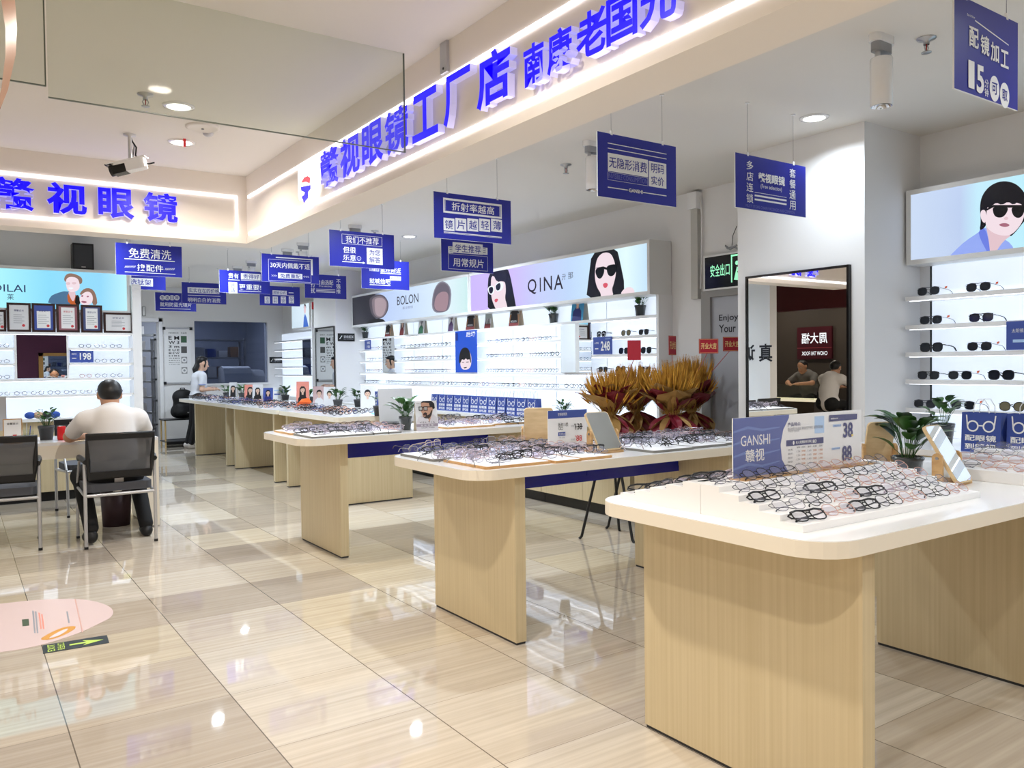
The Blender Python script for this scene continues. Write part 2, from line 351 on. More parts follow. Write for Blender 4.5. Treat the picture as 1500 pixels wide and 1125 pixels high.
def a_zheshe(a, mw, W, H):
    z = (600, 230, 5); Fr(a, mw, z, (246, 323, 674, 430), .012); Fr(a, mw, z, (262, 336, 658, 418), .002); T(a, mw, z, '折射率越高', (308, 348, 618, 408))
    for i, c in enumerate('镜片越轻薄'): Bk(a, mw, z, (248+87*i, 448+2*i, 328+87*i, 540+2*i)); T(a, mw, z, c, (258+88*i, 461+2*i, 316+88*i, 528+2*i), M_blue)
    Bk(a, mw, z, (250, 565, 674, 570)); Bk(a, mw, z, (250, 573, 674, 576))
hang_sign('blue hanging sign reading 折射率越高 镜片越轻薄 with two framed rows', 635, 280, 748, 290, 348, 2.53, a_zheshe)
def a_xs(a, mw, W, H):
    z = (600, 230, 5); Bk(a, mw, z, (315, 632, 535, 708)); Bk(a, mw, z, (282, 655, 318, 704)); Bk(a, mw, z, (532, 664, 570, 716)); T(a, mw, z, '学生推荐', (333, 645, 520, 702), M_blue)
    for v in (662, 676, 690): Bk(a, mw, z, (292, v, 312, v+6), M_blue); Bk(a, mw, z, (538, v+8, 558, v+14), M_blue)
    Fr(a, mw, z, (284, 718, 572, 828), .003); T(a, mw, z, '用常规片', (318, 745, 542, 808))
hang_sign('smaller blue hanging sign reading 学生推荐 用常规片 behind the lens thickness sign', 646, 348, 722, 355, 396, 2.57, a_xs)
def a_wy(a, mw, W, H):
    z = (860, 170, 4.4118)
    for v, t in ((208, 5), (240, 5), (485, 6)): Bk(a, mw, z, (133, v, 512, v+t))
    Bk(a, mw, z, (133, 260, 392, 375)); Bk(a, mw, z, (398, 300, 511, 462)); T(a, mw, z, '无隐形消费', (140, 282, 385, 352), M_blue); T(a, mw, z, '明码', (413, 312, 495, 372), M_blue); T(a, mw, z, '实价', (413, 392, 495, 450), M_blue)
    T(a, mw, z, 'INVISIBLE CONSUMPTION', (136, 388, 386, 420), mat('sign_faint', (110, 114, 190), .5), 0); Fr(a, mw, z, (133, 380, 392, 432), .0015)
    Bk(a, mw, z, (262, 470, 362, 502), M_blue); a.text('GANSHI', bx(mw, 268, 474, 357, 498, z), M_print, .003, .02)
hang_sign('blue hanging sign reading 无隐形消费 明码实价 beside the track spotlight', 875, 192, 990, 213, 287, 2.55, a_wy)
def a_dd(a, mw, W, H):
    z = (860, 170, 4.4118)
    for i, c in enumerate('多店连锁'): T(a, mw, z, c, (1028, 290+71*i, 1072, 348+71*i))
    for i, c in enumerate('套餐通用'): T(a, mw, z, c, (1306, 342+69*i, 1346, 400+69*i))
    T(a, mw, z, '赣视眼镜', (1106, 378, 1276, 440), None, .03); T(a, mw, z, '(Free selection)', (1120, 450, 1256, 484), None, 0)
    for v, t in ((508, 3), (524, 11), (549, 11)): Bk(a, mw, z, (1082, v, 1288, v+t))
    T(a, mw, z, 'MULTI STORE CHAIN PACKAGES ARE COMMON', (1024, 592, 1338, 610), mat('sign_faint', (110, 114, 190), .5), 0)
hang_sign('blue hanging sign reading 多店连锁 套餐通用 in front of the pillar', 1077, 223, 1180, 243, 303, 2.525, a_dd)
def a_pj(a, mw, W, H):
    z = (1380, 0, 5.92); T(a, mw, z, 'Buy it Now', (213, 130, 280, 158), None, 0); a.poly(tr(mw, [(283, 172), (575, 388), (575, 398), (283, 184)], z), M_print)
    for c, b_ in (('配', (230, 240, 312, 415)), ('镜', (328, 310, 405, 480)), ('加', (416, 372, 488, 540)), ('工', (503, 440, 572, 590))): T(a, mw, z, c, b_, None, .02)
    T(a, mw, z, '1', (223, 528, 275, 768), None, .03); T(a, mw, z, '5', (295, 568, 358, 812), None, .03); T(a, mw, z, '分', (364, 690, 398, 760)); T(a, mw, z, '钟', (364, 770, 398, 840))
    for c, u in (('可', 452), ('取', 540)):
        x, y = loc2(mw, z[0]+u/z[2], z[1]+(770 if c == '可' else 828)/z[2]); a.disc(x, y, .034, .044, M_print, .0012); a.text(c, (x-.019, y-.02, x+.019, y+.02), M_blue, .002, .012)
hang_sign('large blue hanging sign reading 配镜加工 15分钟可取, nearest the camera', 1398, -11, 1491, 58, 129, 2.55, a_pj)
def a_wm(a, mw, W, H):
    z = (400, 330, 5); Fr(a, mw, z, (503, 75, 798, 145), .003); T(a, mw, z, '我们不推荐', (532, 85, 772, 137), None, .005); T(a, mw, z, '但很', (512, 158, 606, 204)); T(a, mw, z, '乐意', (512, 216, 606, 258))
    Bk(a, mw, z, (686, 168, 802, 288)); T(a, mw, z, '为您', (704, 180, 785, 222), M_blue); T(a, mw, z, '解答', (704, 233, 785, 276), M_blue); Bk(a, mw, z, (506, 268, 672, 273)); a.poly(tr(mw, [(658, 266), (676, 277), (656, 284)], z), M_print)
    x, y = loc2(mw, 400+629/5, 330+243/5)
    for k in range(16): q0, q1 = 2*PI*k/16, 2*PI*(k+1)/16; a.poly([(x+r_*math.cos(g), y+r_*math.sin(g)) for r_, g in ((.017, q0), (.02, q0), (.02, q1), (.017, q1))], M_print)
    a.rect(x-.008, y-.006, x+.008, y-.003, M_print)
hang_sign('blue hanging sign reading 我们不推荐 但很乐意 为您解答', 482, 336, 577, 344, 389, 2.55, a_wm)
def a_zf(a, mw, W, H):
    z = (400, 330, 5); Bk(a, mw, z, (706, 316, 776, 336)); T(a, mw, z, '就在附近', (786, 312, 936, 348)); T(a, mw, z, '配镜', (708, 317, 774, 335), M_blue); Bk(a, mw, z, (786, 352, 936, 357)); T(a, mw, z, '就喊他吧', (706, 390, 858, 430)); Bk(a, mw, z, (708, 436, 860, 441)); Bk(a, mw, z, (856, 374, 936, 404)); T(a, mw, z, '有问题', (862, 378, 930, 400), M_blue)
hang_sign('blue hanging sign reading 就在附近 就喊他吧', 529, 379, 599, 383, 422, 2.58, a_zf)
def a_zy(a, mw, W, H):
    z = (400, 330, 5)
    for i, c in enumerate('不打扰'): T(a, mw, z, c, (276, 364+46*i, 308, 404+46*i))
    for i, c in enumerate('不强推'): T(a, mw, z, c, (462, 396+36*i, 494, 428+36*i))
    T(a, mw, z, '自由选配', (322, 400, 440, 436)); T(a, mw, z, '(Free selection)', (336, 440, 430, 456), None, 0)
    for v in (468, 478, 488): Bk(a, mw, z, (316, v, 455, v+4))
hang_sign('blue hanging sign reading 自由选配 不强推', 446, 401, 507, 404, 436, 2.57, a_zy)
def a_30(a, mw, W, H):
    z = (200, 330, 5); Bk(a, mw, z, (1020, 240, 1290, 247)); Bk(a, mw, z, (1278, 250, 1290, 366)); a.rect(*bx(mw, 968, 258, 1276, 410, z), M_blue, .0013); Fr(a, mw, z, (966, 256, 1278, 412), .003)
    a.text('30天内佩戴不适', bx(mw, 980, 276, 1268, 318, z), M_print, .0028, .01); Bk(a, mw, z, (982, 332, 1264, 337)); a.rect(*bx(mw, 1036, 352, 1214, 392, z), M_print, .002); a.text('免费重配', bx(mw, 1052, 357, 1200, 388, z), M_blue, .0028, .01); a.text('>>>', bx(mw, 988, 362, 1026, 376, z), M_print, .0028); a.text('<<<', bx(mw, 1222, 370, 1262, 384, z), M_print, .0028)
hang_sign('blue hanging sign reading 30天内佩戴不适 免费重配', 383, 371, 467, 375, 412, 2.55, a_30)
def a_ch(a, mw, W, H):
    z = (200, 330, 5); Bk(a, mw, z, (996, 478, 1100, 508)); T(a, mw, z, '超轻公式', (1002, 482, 1092, 504), M_blue, .005); Bk(a, mw, z, (1114, 492, 1150, 498)); Bk(a, mw, z, (994, 510, 1152, 513))
    for i, c in enumerate(('合适', '好料', '工艺', '加工')): Bk(a, mw, z, (938+59*i, 522, 976+59*i, 572)); T(a, mw, z, c[0], (944+59*i, 526, 970+59*i, 546), M_blue, 0); T(a, mw, z, c[1], (944+59*i, 549, 970+59*i, 569), M_blue, 0)
hang_sign('small blue hanging sign with a row of four white squares', 380, 418, 439, 420, 447, 2.56, a_ch)
def a_gy(a, mw, W, H):
    z = (200, 330, 5); T(a, mw, z, '贵有', (672, 350, 748, 390)); Bk(a, mw, z, (764, 354, 908, 398)); T(a, mw, z, '贵得好', (780, 360, 898, 394), M_blue); Bk(a, mw, z, (672, 398, 756, 402)); Bk(a, mw, z, (764, 402, 908, 406)); Bk(a, mw, z, (674, 416, 738, 498)); T(a, mw, z, '合', (690, 424, 722, 456), M_blue); T(a, mw, z, '适', (690, 460, 722, 492), M_blue); T(a, mw, z, '更重要!', (750, 432, 912, 474)); Bk(a, mw, z, (750, 482, 912, 486))
hang_sign('blue hanging sign reading 贵有贵得好 合适更重要', 321, 395, 395, 398, 428, 2.56, a_gy)
def a_ss(a, mw, W, H):
    z = (200, 330, 5); Bk(a, mw, z, (374, 458, 606, 500)); T(a, mw, z, '实实在在的价格', (384, 464, 604, 496), M_blue); Bk(a, mw, z, (376, 514, 614, 518)); T(a, mw, z, '明明白白的消费', (376, 532, 614, 566), None, .005)
hang_sign('blue hanging sign reading 实实在在的价格 明明白白的消费', 266, 413, 331, 414, 444, 2.6, a_ss)
def a_sh(a, mw, W, H):
    z = (200, 330, 5)
    for i, c in enumerate('生活日常'):
        x, y = loc2(mw, 200+(190+35*i)/5, 330+531/5); a.disc(x, y, .042, .042, M_print, .0012); a.text(c, (x-.026, y-.026, x+.026, y+.026), M_blue, .002, .01)
    T(a, mw, z, '就用防蓝光镜片', (172, 566, 402, 598)); Bk(a, mw, z, (172, 610, 396, 614))
hang_sign('blue hanging sign reading 生活日常 就用防蓝光镜片, farthest of the row', 227, 428, 287, 430, 455, 2.58, a_sh)
def a_mf(a, mw, W, H):
    z = (0, 330, 5); T(a, mw, z, '免费清洗', (942, 174, 1254, 246)); Bk(a, mw, z, (912, 252, 1280, 258)); T(a, mw, z, '换配件', (1004, 288, 1196, 338)); Bk(a, mw, z, (914, 348, 1284, 352))
    for k in range(9): a.poly(tr(mw, [(912+9*k, 310), (920+9*k, 296), (923+9*k, 296), (915+9*k, 310)], z), M_print); a.poly(tr(mw, [(1206+8*k, 328), (1214+8*k, 314), (1217+8*k, 314), (1209+8*k, 328)], z), M_print)
hang_sign('blue hanging sign reading 免费清洗 换配件 under the left fascia', 169, 355, 266, 362, 402, 2.6, a_mf)
def a_jx(a, mw, W, H):
    z = (0, 330, 5); Bk(a, mw, z, (890, 386, 1120, 444)); T(a, mw, z, '就选钛架', (902, 394, 1108, 438), M_blue)
hang_sign('blue hanging sign reading 就选钛架, half hidden behind the 免费清洗 sign', 157, 380, 242, 382, 422, 2.62, a_jx)

# ---------------------------------------------------------------- things on the ceiling
for i, (lx, ly, w_, warm) in enumerate(LAMPS):
    names = {0: 'recessed ceiling lamp beside the pillar top', 1: 'recessed ceiling lamp above the main shelf wall', 2: 'recessed ceiling lamp just under the left fascia', 12: 'tilted recessed spotlight ring with a red tag beside the camera', 13: 'plain recessed ceiling lamp behind the glass smoke barrier'}
    dl = thing('downlight', names.get(i, 'added round ceiling lamp kept out of view to brighten the place'), 'ceiling light', (lx, ly, CZ), group='recessed ceiling lamps')  # entries without their own name are added unseen lamps, only for brightness
    MB().lathe([(.085, 0), (.085, -.006), (.066, -.010), (.060, -.004), (.060, -.001)], M_white, 28).build('ring', dl)
    MB().lathe([(.0605, -.006), (.045, -.012), (0, -.014)], M_lamp, 24).build('diffuser', dl)
    if i == 12: MB().box(-.01, .006, -.09, -.08, -.05, 0, mat('red_tag', (225, 50, 60), .5)).build('tag', dl)
def sprinkler(p, label):
    s = thing('sprinkler', label, 'sprinkler', p, group='ceiling sprinklers')
    MB().lathe([(.042, 0), (.04, -.006), (.014, -.012), (.013, -.03)], M_metal, 20).build('escutcheon', s)
    MB().tube([(-.006, 0, -.026), (-.016, 0, -.042), (-.006, 0, -.062)], .0028, M_metal, 6).tube([(.006, 0, -.026), (.016, 0, -.042), (.006, 0, -.062)], .0028, M_metal, 6).lathe([(0, -.062), (.022, -.063), (.022, -.066), (0, -.066)], M_metal, 14).build('deflector', s)
    MB().cyl((0, 0, -.028), (0, 0, -.06), .003, mat('red_bulb', (170, 40, 40), .2), n=8).build('bulb', s)
for uv, l in (((829, 241), 'sprinkler on the shop ceiling left of the 无隐形消费 sign'), ((1357, 56), 'sprinkler on the shop ceiling beside the white track spotlight'), ((213, 138), 'sprinkler on the corridor ceiling behind the glass barrier'), ((49, 343), 'small sprinkler under the far end of the left fascia'), ((549, 338), 'sprinkler on the shop ceiling right of the 我们不推荐 sign'), ((438, 369), 'small sprinkler above the 30天内佩戴不适 sign'), ((349, 391), 'far small sprinkler above the 贵有贵得好 sign')): sprinkler(oz(*uv, CZ), l)
def spot(p, label, tilt=(0, 0, -1)):
    s = thing('track_spotlight', label, 'spotlight', p, group='white cylinder spotlights')
    MB().prism(rrect(-.075, -.03, .075, .03, .03), -.035, 0, M_white).prism(rrect(-.06, -.024, .06, .024, .022), -.075, -.035, M_grey).build('driver', s)
    MB().cyl((-.03, 0, -.07), (-.03, 0, -.115), .012, M_alu, n=12).build('joint', s)
    MB().lathe([(0, -.10), (.046, -.10), (.048, -.105), (.048, -.315), (.044, -.315), (.036, -.28), (0, -.275)], M_white, 28).build('barrel', s)
    MB().lathe([(.044, -.316), (.03, -.30), (0, -.30)], M_chrome, 24).build('reflector', s)
spot(oz(1291, 53, CZ), 'white cylinder track spotlight nearest, left of the 15分钟 sign')
spot(oz(868, 208, CZ), 'white cylinder spotlight half hidden by the 无隐形消费 sign')
spot(oz(520, 330, CZ), 'white cylinder spotlight above the 我们不推荐 sign')
spot(oz(444, 356, CZ), 'white cylinder spotlight above the 30天内佩戴不适 sign, right one')
spot(oz(421, 365, CZ), 'white cylinder spotlight above the 30天内佩戴不适 sign, left one')
spot(oz(368, 382, CZ), 'white cylinder spotlight above the 贵有贵得好 sign, right one'); spot(oz(348, 390, CZ), 'white cylinder spotlight above the 贵有贵得好 sign, left one')
p = oz(297, 186, CZ)
s = thing('ceiling_speaker', 'round white ceiling loudspeaker near the smoke barrier', 'speaker', p); MB().lathe([(.10, 0), (.10, -.006), (.085, -.012), (.08, -.008), (0, -.01)], M_ceil, 32).build('grille', s); MB().lathe([(0, -.011), (.008, -.011), (.008, -.016), (0, -.016)], M_grey, 12).build('badge', s)
tag(MB().lathe([(.032, 0), (.03, -.012), (.018, -.02), (0, -.022)], M_alu, 20).build('smoke_detector', loc=oz(305, 195, CZ)), 'small round smoke detector beside the ceiling loudspeaker', 'smoke detector')
# surveillance camera
p = oz(190, 197, CZ); s = thing('security_camera', 'white and black bullet security camera on a ceiling bracket', 'camera', p)
MB().lathe([(.038, 0), (.036, -.008), (.012, -.012), (.012, -.15)], M_alu, 18).ball((0, 0, -.165), .018, M_alu).build('bracket', s)
A = Matrix.Translation((0, 0, -.20)) @ Matrix.Rotation(math.radians(150), 4, 'Z') @ Matrix.Rotation(math.radians(14), 4, 'Y')
b = MB(); b.T = A; b.prism(rrect(-.10, -.034, .10, .034, .026), -.03, .034, M_white); h = b.build('housing', s)
b = MB(); b.T = A; b.box(-.11, .13, -.038, .038, .034, .040, M_white).tube([(.10, -.036, .03), (.135, -.03, .036), (.135, .03, .036), (.10, .036, .03)], .006, M_black, 6).build('sunshade', s)
b = MB(); b.T = A; b.prism([(.02, -.035), (.102, -.035), (.102, .035), (.02, .035)], -.032, .02, M_blackgloss).cyl((.10, 0, 0), (.122, 0, 0), .034, M_black).cyl((.121, 0, 0), (.1225, 0, 0), .027, M_chrome).cyl((.1225, 0, 0), (.124, 0, 0), .012, M_blackgloss).build('lens_housing', s)
MB().tube([(.01, .01, -.03), (.04, .02, -.07), (.035, .02, -.12), (.06, .0, -.17), (.10, -.05, -.18), (.13, -.06, -.17)], .005, M_black, 6).tube([(.012, .01, -.02), (.03, .03, -.06), (.02, .02, -.13), (.012, .0, -.09)], .004, M_grey, 6).build('cable', s)
# ---------------------------------------------------------------- lit brand pictures
def em(name, rgb, s=.9):
    m = mat(name, (8, 8, 8), .25, emit=s, ecol=rgb); return m
def emgrad(name, stops, x0, x1, s=.95):
    if name in _M: return _M[name]
    m = em(name, (255, 255, 255), s); n, l, b = nodes(m); tc = n.new('ShaderNodeTexCoord'); sp = n.new('ShaderNodeSeparateXYZ'); mr = n.new('ShaderNodeMapRange'); rp = n.new('ShaderNodeValToRGB')
    l.new(tc.outputs['Object'], sp.inputs[0]); l.new(sp.outputs[0], mr.inputs[0]); mr.inputs[1].default_value = x0; mr.inputs[2].default_value = x1; l.new(mr.outputs[0], rp.inputs[0])
    e = rp.color_ramp.elements; e[0].color = lin(stops[0][1])+(1,); e[0].position = stops[0][0]; e[1].color = lin(stops[-1][1])+(1,); e[1].position = stops[-1][0]
    for p, c in stops[1:-1]: x = e.new(p); x.color = lin(c)+(1,)
    l.new(rp.outputs[0], b.inputs['Emission Color']); return m
def clip(pts, W, H):
    """keeps a traced outline inside the poster 0..W, 0..H (Sutherland-Hodgman)"""
    for ax, lim, sg in ((0, 0, 1), (0, W, -1), (1, 0, 1), (1, H, -1)):
        out = []
        for i in range(len(pts)):
            a, b = pts[i-1], pts[i]; da, db = (a[ax]-lim)*sg, (b[ax]-lim)*sg
            if (da >= 0) != (db >= 0): t = da/(da-db); out.append((a[0]+(b[0]-a[0])*t, a[1]+(b[1]-a[1])*t))
            if db >= 0: out.append(b)
        pts = out
        if not pts: return []
    return pts
def smooth(pts, k=2):
    for _ in range(k):
        out = []
        for i in range(len(pts)):
            a, b = pts[i], pts[(i+1) % len(pts)]; out += [(a[0]*.75+b[0]*.25, a[1]*.75+b[1]*.25), (a[0]*.25+b[0]*.75, a[1]*.25+b[1]*.75)]
        pts = out
    return pts
def lightbox(label, mw, W, H, bg, depth, t=.03):
    s = thing('lightbox', label, 'lightbox', mw=mw)
    MB().box(0, W, 0, t, -depth, .004, M_cream_w).box(0, W, H-t, H, -depth, .004, M_cream_w).box(0, t, t, H-t, -depth, .004, M_cream_w).box(W-t, W, t, H-t, -depth, .004, M_cream_w).box(t, W-t, t, H-t, -depth, -depth+.01, M_cream_w).build('frame', s)
    MB().rect(t, t, W-t, H-t, bg, 0).build('picture', s); return s
class Art(MB):
    def __init__(s, mw, W, H, z, t=.03): super().__init__(); s.mw = mw; s.W = W-t; s.H = H-t; s.t = t; s.z = z; s.k = 1
    def t_(s, pts, m, sm=2):
        q = tr(s.mw, pts, s.z); q = smooth(q, sm) if sm else q
        q = [(x-s.t, y-s.t) for x, y in q]; q = clip(q, s.W-s.t, s.H-s.t)
        if len(q) > 2: s.poly([(x+s.t, y+s.t) for x, y in q], m, .0006+.0006*s.k)
        s.k += 1
M_cream_w = mat('frame_white', (226, 226, 224), .4)
E_hair = em('photo_hair', (22, 20, 30), .5); E_skin = em('photo_skin', (246, 226, 234), .92); E_skin2 = em('photo_skin_shade', (232, 200, 208), .9); E_dark = em('photo_black', (14, 14, 18), .5)
E_lip = em('photo_lips', (222, 86, 104), .9); E_lipm = em('photo_lips_dark', (176, 110, 130), .85); E_shirt = em('photo_blue_shirt', (150, 172, 246), .92); E_shirtd = em('photo_blue_fold', (110, 130, 232), .9); E_white = em('photo_white', (240, 246, 255), .98)
E_ink = em('photo_ink', (46, 34, 58), .5)
# right-hand lightbox: person in sunglasses
LX = 5.06
def fl(x, y, z): return facing_left((x, y, z))
mw = fl(LX, 2.885, 1.965); W, H = 2.6, .475
s = lightbox('lit picture of a person in dark sunglasses and a blue shirt, right of the pillar', mw, W, H, emgrad('picture_pale_blue', [(0, (206, 222, 246)), (.13, (190, 208, 240)), (.17, (196, 236, 252)), (.3, (188, 240, 255)), (1, (150, 214, 250))], 0, 2.6), .19)
a = Art(mw, W, H, (1340, 250, 7.5))
a.t_([(330, 1000), (430, 890), (560, 770), (700, 680), (780, 610), (960, 740), (1060, 800), (1120, 930), (1130, 1010)], E_shirt, 1)
a.t_([(700, 660), (770, 615), (830, 820), (835, 960), (800, 900), (720, 750)], E_shirtd, 1)
a.t_([(775, 560), (1080, 700), (980, 770), (900, 880), (880, 950), (835, 950), (815, 760)], E_skin2, 1)
a.t_([(715, 400), (740, 270), (830, 160), (960, 110), (1090, 130), (1180, 200), (1260, 330), (1270, 500), (1200, 560), (1100, 690), (1040, 735), (1060, 600), (800, 500), (790, 610), (710, 670), (730, 560)], E_hair)
a.t_([(800, 390), (900, 340), (1180, 350), (1215, 450), (1190, 560), (1110, 670), (1030, 720), (900, 705), (800, 640), (775, 560), (790, 480)], E_skin)
a.t_([(735, 435), (775, 430), (790, 480), (785, 560), (765, 580), (735, 540), (722, 480)], E_skin)
a.t_([(800, 420), (820, 250), (1010, 200), (1200, 260), (1230, 380), (1150, 330), (1090, 380), (1030, 340), (960, 380), (900, 350), (850, 390)], E_hair, 1)
a.t_([(855, 385), (1030, 395), (1025, 450), (980, 510), (920, 520), (870, 490)], E_dark); a.t_([(1060, 395), (1200, 385), (1215, 440), (1180, 510), (1130, 525), (1080, 490)], E_dark)
a.t_([(790, 425), (870, 378), (1220, 378), (1220, 402), (1040, 408), (875, 400), (800, 440)], E_dark, 0); a.t_([(925, 590), (1000, 572), (1060, 600), (1010, 622), (950, 612)], E_lipm); a.t_([(980, 525), (1020, 500), (1040, 535), (1000, 545)], E_skin2)
a.build('portrait', s)
# main wall lightboxes
def main_mw(u): return oy
MLX = 4.98
yq = ox(687, 420, MLX).y; ye = 5.14; yb = 11.55
mw = fl(MLX, yq-.01, 1.955); W, H = yq-.01-ye, .475
s = lightbox('lit purple and pale blue advertisement with two women in sunglasses', mw, W, H, emgrad('picture_violet', [(0, (206, 186, 252)), (.3, (208, 190, 252)), (.45, (200, 208, 250)), (.62, (192, 216, 250)), (.78, (206, 236, 252)), (.9, (228, 252, 255)), (1, (196, 226, 250))], 0, W), .26)
a = Art(mw, W, H, (690, 360, 11.257))
a.t_([(290, 480), (380, 420), (600, 360), (650, 500), (700, 760), (760, 1100), (280, 1120), (275, 700)], E_hair, 1)
a.t_([(330, 520), (370, 480), (560, 560), (580, 740), (560, 860), (590, 960), (620, 1100), (430, 1080), (370, 960), (330, 820)], E_skin)
a.t_([(330, 540), (400, 400), (600, 400), (590, 620), (520, 580), (430, 600), (370, 480)], E_hair, 1)
a.t_([(270, 700), (330, 655), (385, 665), (390, 760), (350, 812), (300, 800)], E_white); a.t_([(400, 640), (480, 585), (550, 610), (525, 720), (460, 760), (410, 740)], E_white)
a.t_([(290, 695), (360, 670), (375, 730), (350, 790), (310, 785)], E_dark); a.t_([(412, 650), (480, 605), (497, 660), (480, 725), (440, 745), (415, 710)], E_dark)
a.t_([(390, 890), (420, 870), (460, 880), (430, 935), (400, 930)], E_lip)
a.build('portrait', s); a = Art(mw, W, H, (820, 330, 9.373))
a.t_([(440, 380), (620, 345), (785, 320), (830, 500), (900, 850), (840, 980), (360, 1040), (400, 700)], E_hair, 1)
a.t_([(600, 370), (700, 380), (750, 480), (780, 640), (745, 800), (715, 880), (745, 980), (560, 1010), (570, 940), (510, 850), (480, 720), (490, 560), (520, 440)], E_skin)
a.t_([(850, 900), (950, 840), (1020, 870), (1040, 960), (840, 985)], E_skin, 1)
a.t_([(482, 600), (590, 570), (620, 610), (600, 690), (560, 742), (510, 715)], E_dark); a.t_([(640, 590), (670, 545), (790, 530), (785, 620), (740, 700), (670, 700)], E_dark); a.t_([(480, 590), (600, 565), (650, 580), (790, 525), (795, 545), (650, 612), (600, 600)], E_dark, 0)
a.t_([(590, 815), (630, 785), (670, 805), (655, 850), (620, 868)], E_lip); a.build('portrait', s); a = MB()
z = (700, 330, 5)
for c, b_ in (('Q', (372, 394, 436, 508)), ('I', (460, 384, 468, 488)), ('N', (490, 374, 550, 478)), ('A', (564, 362, 630, 470))): a.text(c, bx(mw, *b_, z), E_ink, .012, .005)
a.text('亓', bx(mw, 622, 358, 652, 402, z), E_ink, .012); a.text('那', bx(mw, 668, 346, 704, 392, z), E_ink, .012)
a.build('lettering', s)
mw = fl(MLX, yb, 1.955); W = yb-yq
s = lightbox('lit pale blue advertisement with two blurred faces on the main wall', mw, W, H, emgrad('picture_ice', [(0, (30, 30, 44)), (.24, (34, 34, 48)), (.3, (186, 206, 246)), (.6, (206, 226, 252)), (.85, (226, 244, 252)), (1, (206, 240, 240))], 0, W), .26)
a = Art(mw, W, H, (400, 330, 5))
for k, c in enumerate(((90, 84, 96), (140, 126, 136), (186, 166, 174))): a.t_([(770-70+22*k, 560), (720+14*k, 520+8*k), (800, 500+14*k), (850-8*k, 560), (840-10*k, 640), (790, 690-8*k), (725+12*k, 670-8*k)], em('blur_%d' % k, c, .8))
a.t_([(690, 700), (760, 680), (820, 690), (830, 740), (680, 740)], E_dark, 1)
a.build('portrait', s); a = Art(mw, W, H, (400, 330, 5))
for k, c in enumerate(((150, 148, 164), (118, 110, 124), (180, 150, 160))): a.t_([(1160+10*k, 640-8*k), (1170+8*k, 480+50*(k == 2)), (1230, 395+14*k+60*(k == 2)), (1310-10*k, 450+40*(k == 2)), (1300-10*k, 600), (1260, 640-4*k)], em('blur_b%d' % k, c, .8))
a.build('portrait', s); a = MB(); z = (400, 330, 5); a.text('BOLON', bx(mw, 914, 510, 1070, 576, z), E_ink, .012); a.text('暴龙眼镜', bx(mw, 954, 592, 1030, 612, z), em('photo_bluegrey', (140, 150, 190), .8), .012); a.build('lettering', s)

# ---------------------------------------------------------------- main shelf wall, base cabinets
SX = 5.08
SHZ = (1.785, 1.612, 1.445, 1.275, 1.115)
s = thing('display_shelf', 'long white backlit wall shelf unit for eyeglasses along the right wall', 'display shelf', (5.25, 5.14, .83))
def rel(mb): mb.T = Matrix.Translation((-5.25, -5.14, -.83)); return mb
rel(MB()).box(5.19, 5.25, 5.17, 11.55, .86, 1.95, M_backlit).build('back_panel', s)
rel(MB()).box(5.08, 5.25, 5.14, 5.17, .83, 1.955, M_white).build('side_panel', s)
seam = rel(MB())
for y in [5.95+.8*k for k in range(8)]: seam.box(5.1885, 5.19, y-.002, y+.002, .86, 1.95, M_grey)
seam.build('panel_seam', s)
M_strip = mat('shelf_strip', (255, 255, 255), .4, emit=2.6, ecol=(238, 244, 255))
def shift(mb, x, y): mb.T = Matrix.Translation((x, y, 0)); return mb
def shelves(x, y0, y1, zs, s, rl, back, gaps=()):
    for z in zs:
        sh = rl(MB()).box(x, back, y0, y1, z-.028, z, M_white).build('shelf', s)
        if z != zs[-1] or True: rl(MB()).box(x+.012, x+.022, y0+.02, y1-.02, z-.031, z-.028, M_strip).build('light_strip', sh)
shelves(SX, 5.17, 11.55, SHZ, s, rel, 5.19)
for (u0, u1) in ((824, 866), (560, 580)):
    ya, yb_ = ox(u0, 520, SX-.006).y, ox(u1, 520, SX-.006).y; q_ = MB(); q_.T = Matrix.Translation((SX-.014-5.25, (ya+yb_)/2-5.14, -.83)) @ Matrix.Rotation(math.radians(3.2 if u0 > 800 else -2.8), 4, 'Z'); q_.box(-.003, .004, (yb_-ya)/2, (ya-yb_)/2, 1.275, 1.757, M_mirror).build('mirror', s)
mw = fl(SX-.012, ox(667, 515, SX-.012).y, 1.275); ph = ox(698, 515, SX-.012).y; W = ox(667, 515, SX-.012).y-ph; H = .50
bp = thing('poster', 'upright blue poster of a smiling black-haired boy standing on the main shelf wall', 'poster', mw=mw)
MB().box(0, W, 0, H, -.01, 0, em('poster_blue', (36, 96, 236), .75)).build('board', bp)
a = Art(mw, W, H, (500, 430, 5), 0); a.t_([(870, 470), (905, 395), (950, 430), (955, 520), (930, 560), (875, 555)], E_skin); a.t_([(862, 515), (864, 450), (880, 405), (905, 393), (930, 402), (947, 440), (952, 510), (945, 505), (940, 478), (925, 488), (912, 472), (900, 490), (885, 478), (876, 505)], E_hair)
for q_ in ([(884, 502), (900, 500), (900, 505), (884, 506)], [(916, 500), (934, 498), (934, 503), (916, 505)], [(897, 541), (922, 538), (918, 546), (902, 548)]): a.t_(q_, E_dark, 0)
a.text('后', bx(mw, 915, 280, 950, 318, (500, 430, 5)), E_white, .004, .02); a.text('瑧', bx(mw, 952, 276, 984, 314, (500, 430, 5)), E_white, .004, .02); a.t_([(838, 290), (855, 290), (855, 345), (838, 345)], em('poster_navy', (24, 50, 160), .7), 0); a.build('portrait', bp)
y = 5.14; k = 0
cl = ['base cabinet at the near end of the main shelf wall', 'base cabinet second from the near end of the main shelf wall', 'base cabinet in the middle of the main shelf wall', 'base cabinet past the middle of the main shelf wall', 'base cabinet at the far end of the main shelf wall']
